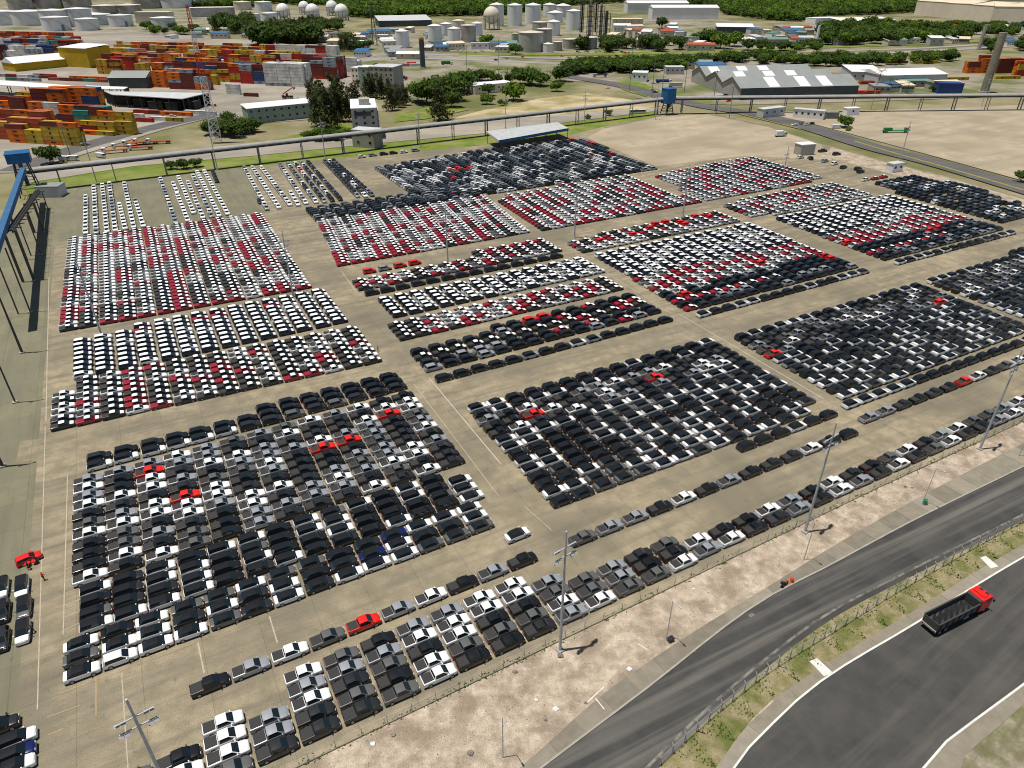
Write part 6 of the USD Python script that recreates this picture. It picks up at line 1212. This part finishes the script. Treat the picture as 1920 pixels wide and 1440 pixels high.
# small sheds and houses scattered in the far town
hq = random.Random(9)
ROOFS = ["white", "lightgrey", "roofcream", "roofgrey", "white", "box rust", "fascia", "tealwall"]; WALLS = ["cream", "white", "lightgrey", "concrete", "tankcream"]
RN = {"white": "white", "lightgrey": "pale grey", "roofcream": "cream", "roofgrey": "grey", "box rust": "rust-red", "fascia": "blue", "tealwall": "teal"}
for zone, n, (x0, x1, y0, y1), hh in (("beside the dark grove", 12, (600, 700, 66, 92), (5, 8)), ("left of the plant", 12, (700, 800, 60, 96), (4, 8)), ("in front of the white silos", 12, (800, 960, 88, 98), (4, 7)), ("right of the process towers", 20, (1135, 1290, 56, 95), (5, 12)), ("above the long hedge", 12, (1280, 1330, 74, 96), (4, 8)), ("right of the bright tree mass", 22, (1390, 1530, 58, 92), (5, 9)), ("below the blue-fronted store", 8, (1560, 1740, 74, 86), (5, 8)), ("below the cream warehouses", 14, (1740, 1920, 56, 90), (5, 9)), ("before the tank farm", 12, (280, 480, 60, 74), (4, 7)), ("in the middle of the container yard", 5, (640, 760, 98, 118), (4, 6)), ("beside the gabled warehouse", 4, (1285, 1345, 128, 150), (4, 6)), ("behind the right palms", 5, (1620, 1760, 162, 176), (4, 6))):
    nth = {}
    for px, py in sorted((hq.uniform(x0, x1), hq.uniform(y0, y1)) for k in range(n)):
        s = mpp(px, py); w = hq.uniform(9, 30); rf = hq.choice(ROOFS)
        building("small_shed", f"small {RN[rf]}-roofed building {zone}, {ORD[nth.setdefault(rf, -1) + 1]} from the left", "building", (px, py), (px + w / s * 0.9, py - hq.uniform(-1.0, 1.4)), hq.uniform(8, 18), hq.uniform(*hh), hq.choice(WALLS), rf, hq.choice(("flat", "gable", "shed")), (hq.randint(2, 5), 1), 1.8, f"small {RN[rf]}-roofed buildings {zone}", ww=1.8)
        nth[rf] += 1
# pipe racks and clutter of the plant
for k, (a, b) in enumerate((((700, 60), (720, 12)), )):
    p = gnd(703, 84); t = thing("steel_pylon", "brown lattice pylon standing by the forest edge", "pylon", (*p, -0.4)); h = hgt(703, 84, 6)
    for sx in (-1, 1):
        for sy in (-1, 1): part(t, "leg", bar((sx * 3, sy * 3, 0), (sx * 0.6, sy * 0.6, h), 0.5), M["darksteel"])
    for z in np.linspace(0.1, 0.95, 9): part(t, "brace", cat([bar((-3 * (1 - .8 * z), -3 * (1 - .8 * z), h * z), (3 * (1 - .8 * z), -3 * (1 - .8 * z), h * (z + 0.05)), 0.35), bar((-3 * (1 - .8 * z), 3 * (1 - .8 * z), h * z), (3 * (1 - .8 * z), 3 * (1 - .8 * z), h * (z + 0.05)), 0.35)]), M["darksteel"])
    for z in (0.8, 0.9): part(t, "crossarm", bar((-6, 0, h * z), (6, 0, h * z), 0.5), M["darksteel"])
# the forest: mangrove to the horizon
def clump(path, k):
    UsdGeom.Xform.Define(stage, path)
    n, mt = k
    usdkit.mesh(stage, path + "/crown", leaf_cloud(50 + n, lobes_for(60 + n, 8.5, 1.0, 11 + n, 7, 4.2), 170, 1.7, 0.5), M[mt])
fq = random.Random(13); FP = []
KF = [(0, "leaf"), (1, "leaf"), (2, "leafdark"), (3, "leafbright")]
edge = [(470, 14), (520, 6), (560, 10), (610, 10), (640, 30), (700, 34), (810, 30), (900, 30), (940, 30), (1075, 10), (1150, 6), (1180, 4), (1350, 14), (1354, 26), (1440, 38), (1500, 40), (1560, 30), (1716, 24), (1716, 4), (1790, 2), (1920, 2), (2200, 2)]
ex, ey = [e[0] for e in edge], [e[1] for e in edge]
Yf = 1300.0
while Yf < 4200:
    step = 11 + (Yf - 1300) * 0.006
    X = -0.42 * Yf
    while X < 0.8 * Yf:
        x, y = X + fq.uniform(-5, 5), Yf + fq.uniform(-5, 5); q = proj(x, y, 0)
        if -60 < q[0] < 1990 and q[1] < np.interp(q[0], ex, ey):
            FP.append((x, y, -0.8, fq.uniform(0, 360), fq.uniform(0.8, 1.35) * (1 + (Yf - 1300) * 0.00035), fq.choice(KF)))
        X += step
    Yf += step
scatter("forest", FP, clump, "dense green mangrove forest stretching to the top of the picture", "forest")
print("forest", len(FP))

# ---------------------------------------------------------------- cars standing and driving in the far town
for zone, n, (x0, x1, y0, y1), an in (("on the highway", 16, (720, 1700, 101, 113), 0), ("by the workshop and yard road", 8, (300, 460, 190, 228), 20), ("around the grey block", 8, (745, 860, 150, 205), 10), ("on the branch road", 4, (1110, 1230, 152, 178), -20), ("before the silos", 14, (760, 960, 92, 99), 0), ("beside the plant front", 10, (1060, 1200, 96, 100), 0), ("by the gabled warehouse", 5, (1330, 1380, 178, 190), 30), ("among the portable offices", 5, (1440, 1580, 226, 236), 10), ("below the grove", 10, (480, 690, 88, 96), 0)):
    spots = sorted((hq.uniform(x0, x1), hq.uniform(y0, y1)) for _ in range(n))
    for n_, (px, py) in enumerate(spots):
        k = hq.choice([HWp, HKp, HSp, HRp, SWp, SSp, SK, HWp]); copy(vehicle_class(k), "distant_car", f"small {k[1]} car {zone}, {ORD[n_]} from the left", "car", *gnd(px, py), an + hq.choice((0, 0, 90, 180)) + hq.uniform(-6, 6), f"distant cars {zone}", z=-0.2)

# ---------------------------------------------------------------- road details and tufts
M["old_edge"] = worn("old_edge_marking", (0.075, 0.071, 0.065), (0.20, 0.19, 0.165), 0.5, lo=0.42, hi=0.6)
sheet("edge_line", np.vstack([edge1 + 1.3 * B, (edge1 + 0.9 * B)[::-1]]), -0.134, M["old_edge"])
for px, py in ((1294, 1216), (1135, 1325), (1405, 1148)):
    t = thing("storm_drain", f"dark drain grating in the gutter at the kerb, {'nearest the lamp with the box' if px == 1294 else 'lowest in the picture' if px == 1135 else 'highest up the road'}", "drain", (*(gnd(px, py) - 0.5 * B), -0.138), A_DEG)
    part(t, "frame", bx(0.9, 0.45, 0.02), M["kerb"]); part(t, "grate", cat([bx(0.05, 0.36, 0.03, x, 0, 0.004) for x in np.linspace(-0.36, 0.36, 8)]), M["trim"])
gq = random.Random(31); T = []
ea, eb = edge1, walk2a
for k in range(5200):
    i = gq.randrange(len(ea) - 1); f = gq.random(); a_ = ea[i] + (ea[i + 1] - ea[i]) * f
    b_ = eb[int(np.argmin(((eb - a_) ** 2).sum(1)))]; p = a_ + (b_ - a_) * gq.uniform(0.02, 0.98)
    if meshkit.fbm(np.array([[p[0] * 0.35, p[1] * 0.35, 0.0]]))[0] < -0.02: continue
    r_, h_ = gq.uniform(0.06, 0.2), gq.uniform(0.06, 0.24); an = gq.uniform(0, 6.28); d_ = np.array([math.cos(an), math.sin(an)]) * r_
    T.append(trimesh.Trimesh([(*(p - d_), -0.06), (*(p + d_), -0.06), (p[0] + d_[1], p[1] - d_[0], h_)], [(0, 1, 2)], process=False))
top("grass_tufts", cat(T), M["leaf"], "short olive grass tufts growing on the median between the two roads", "grass", kind="stuff")
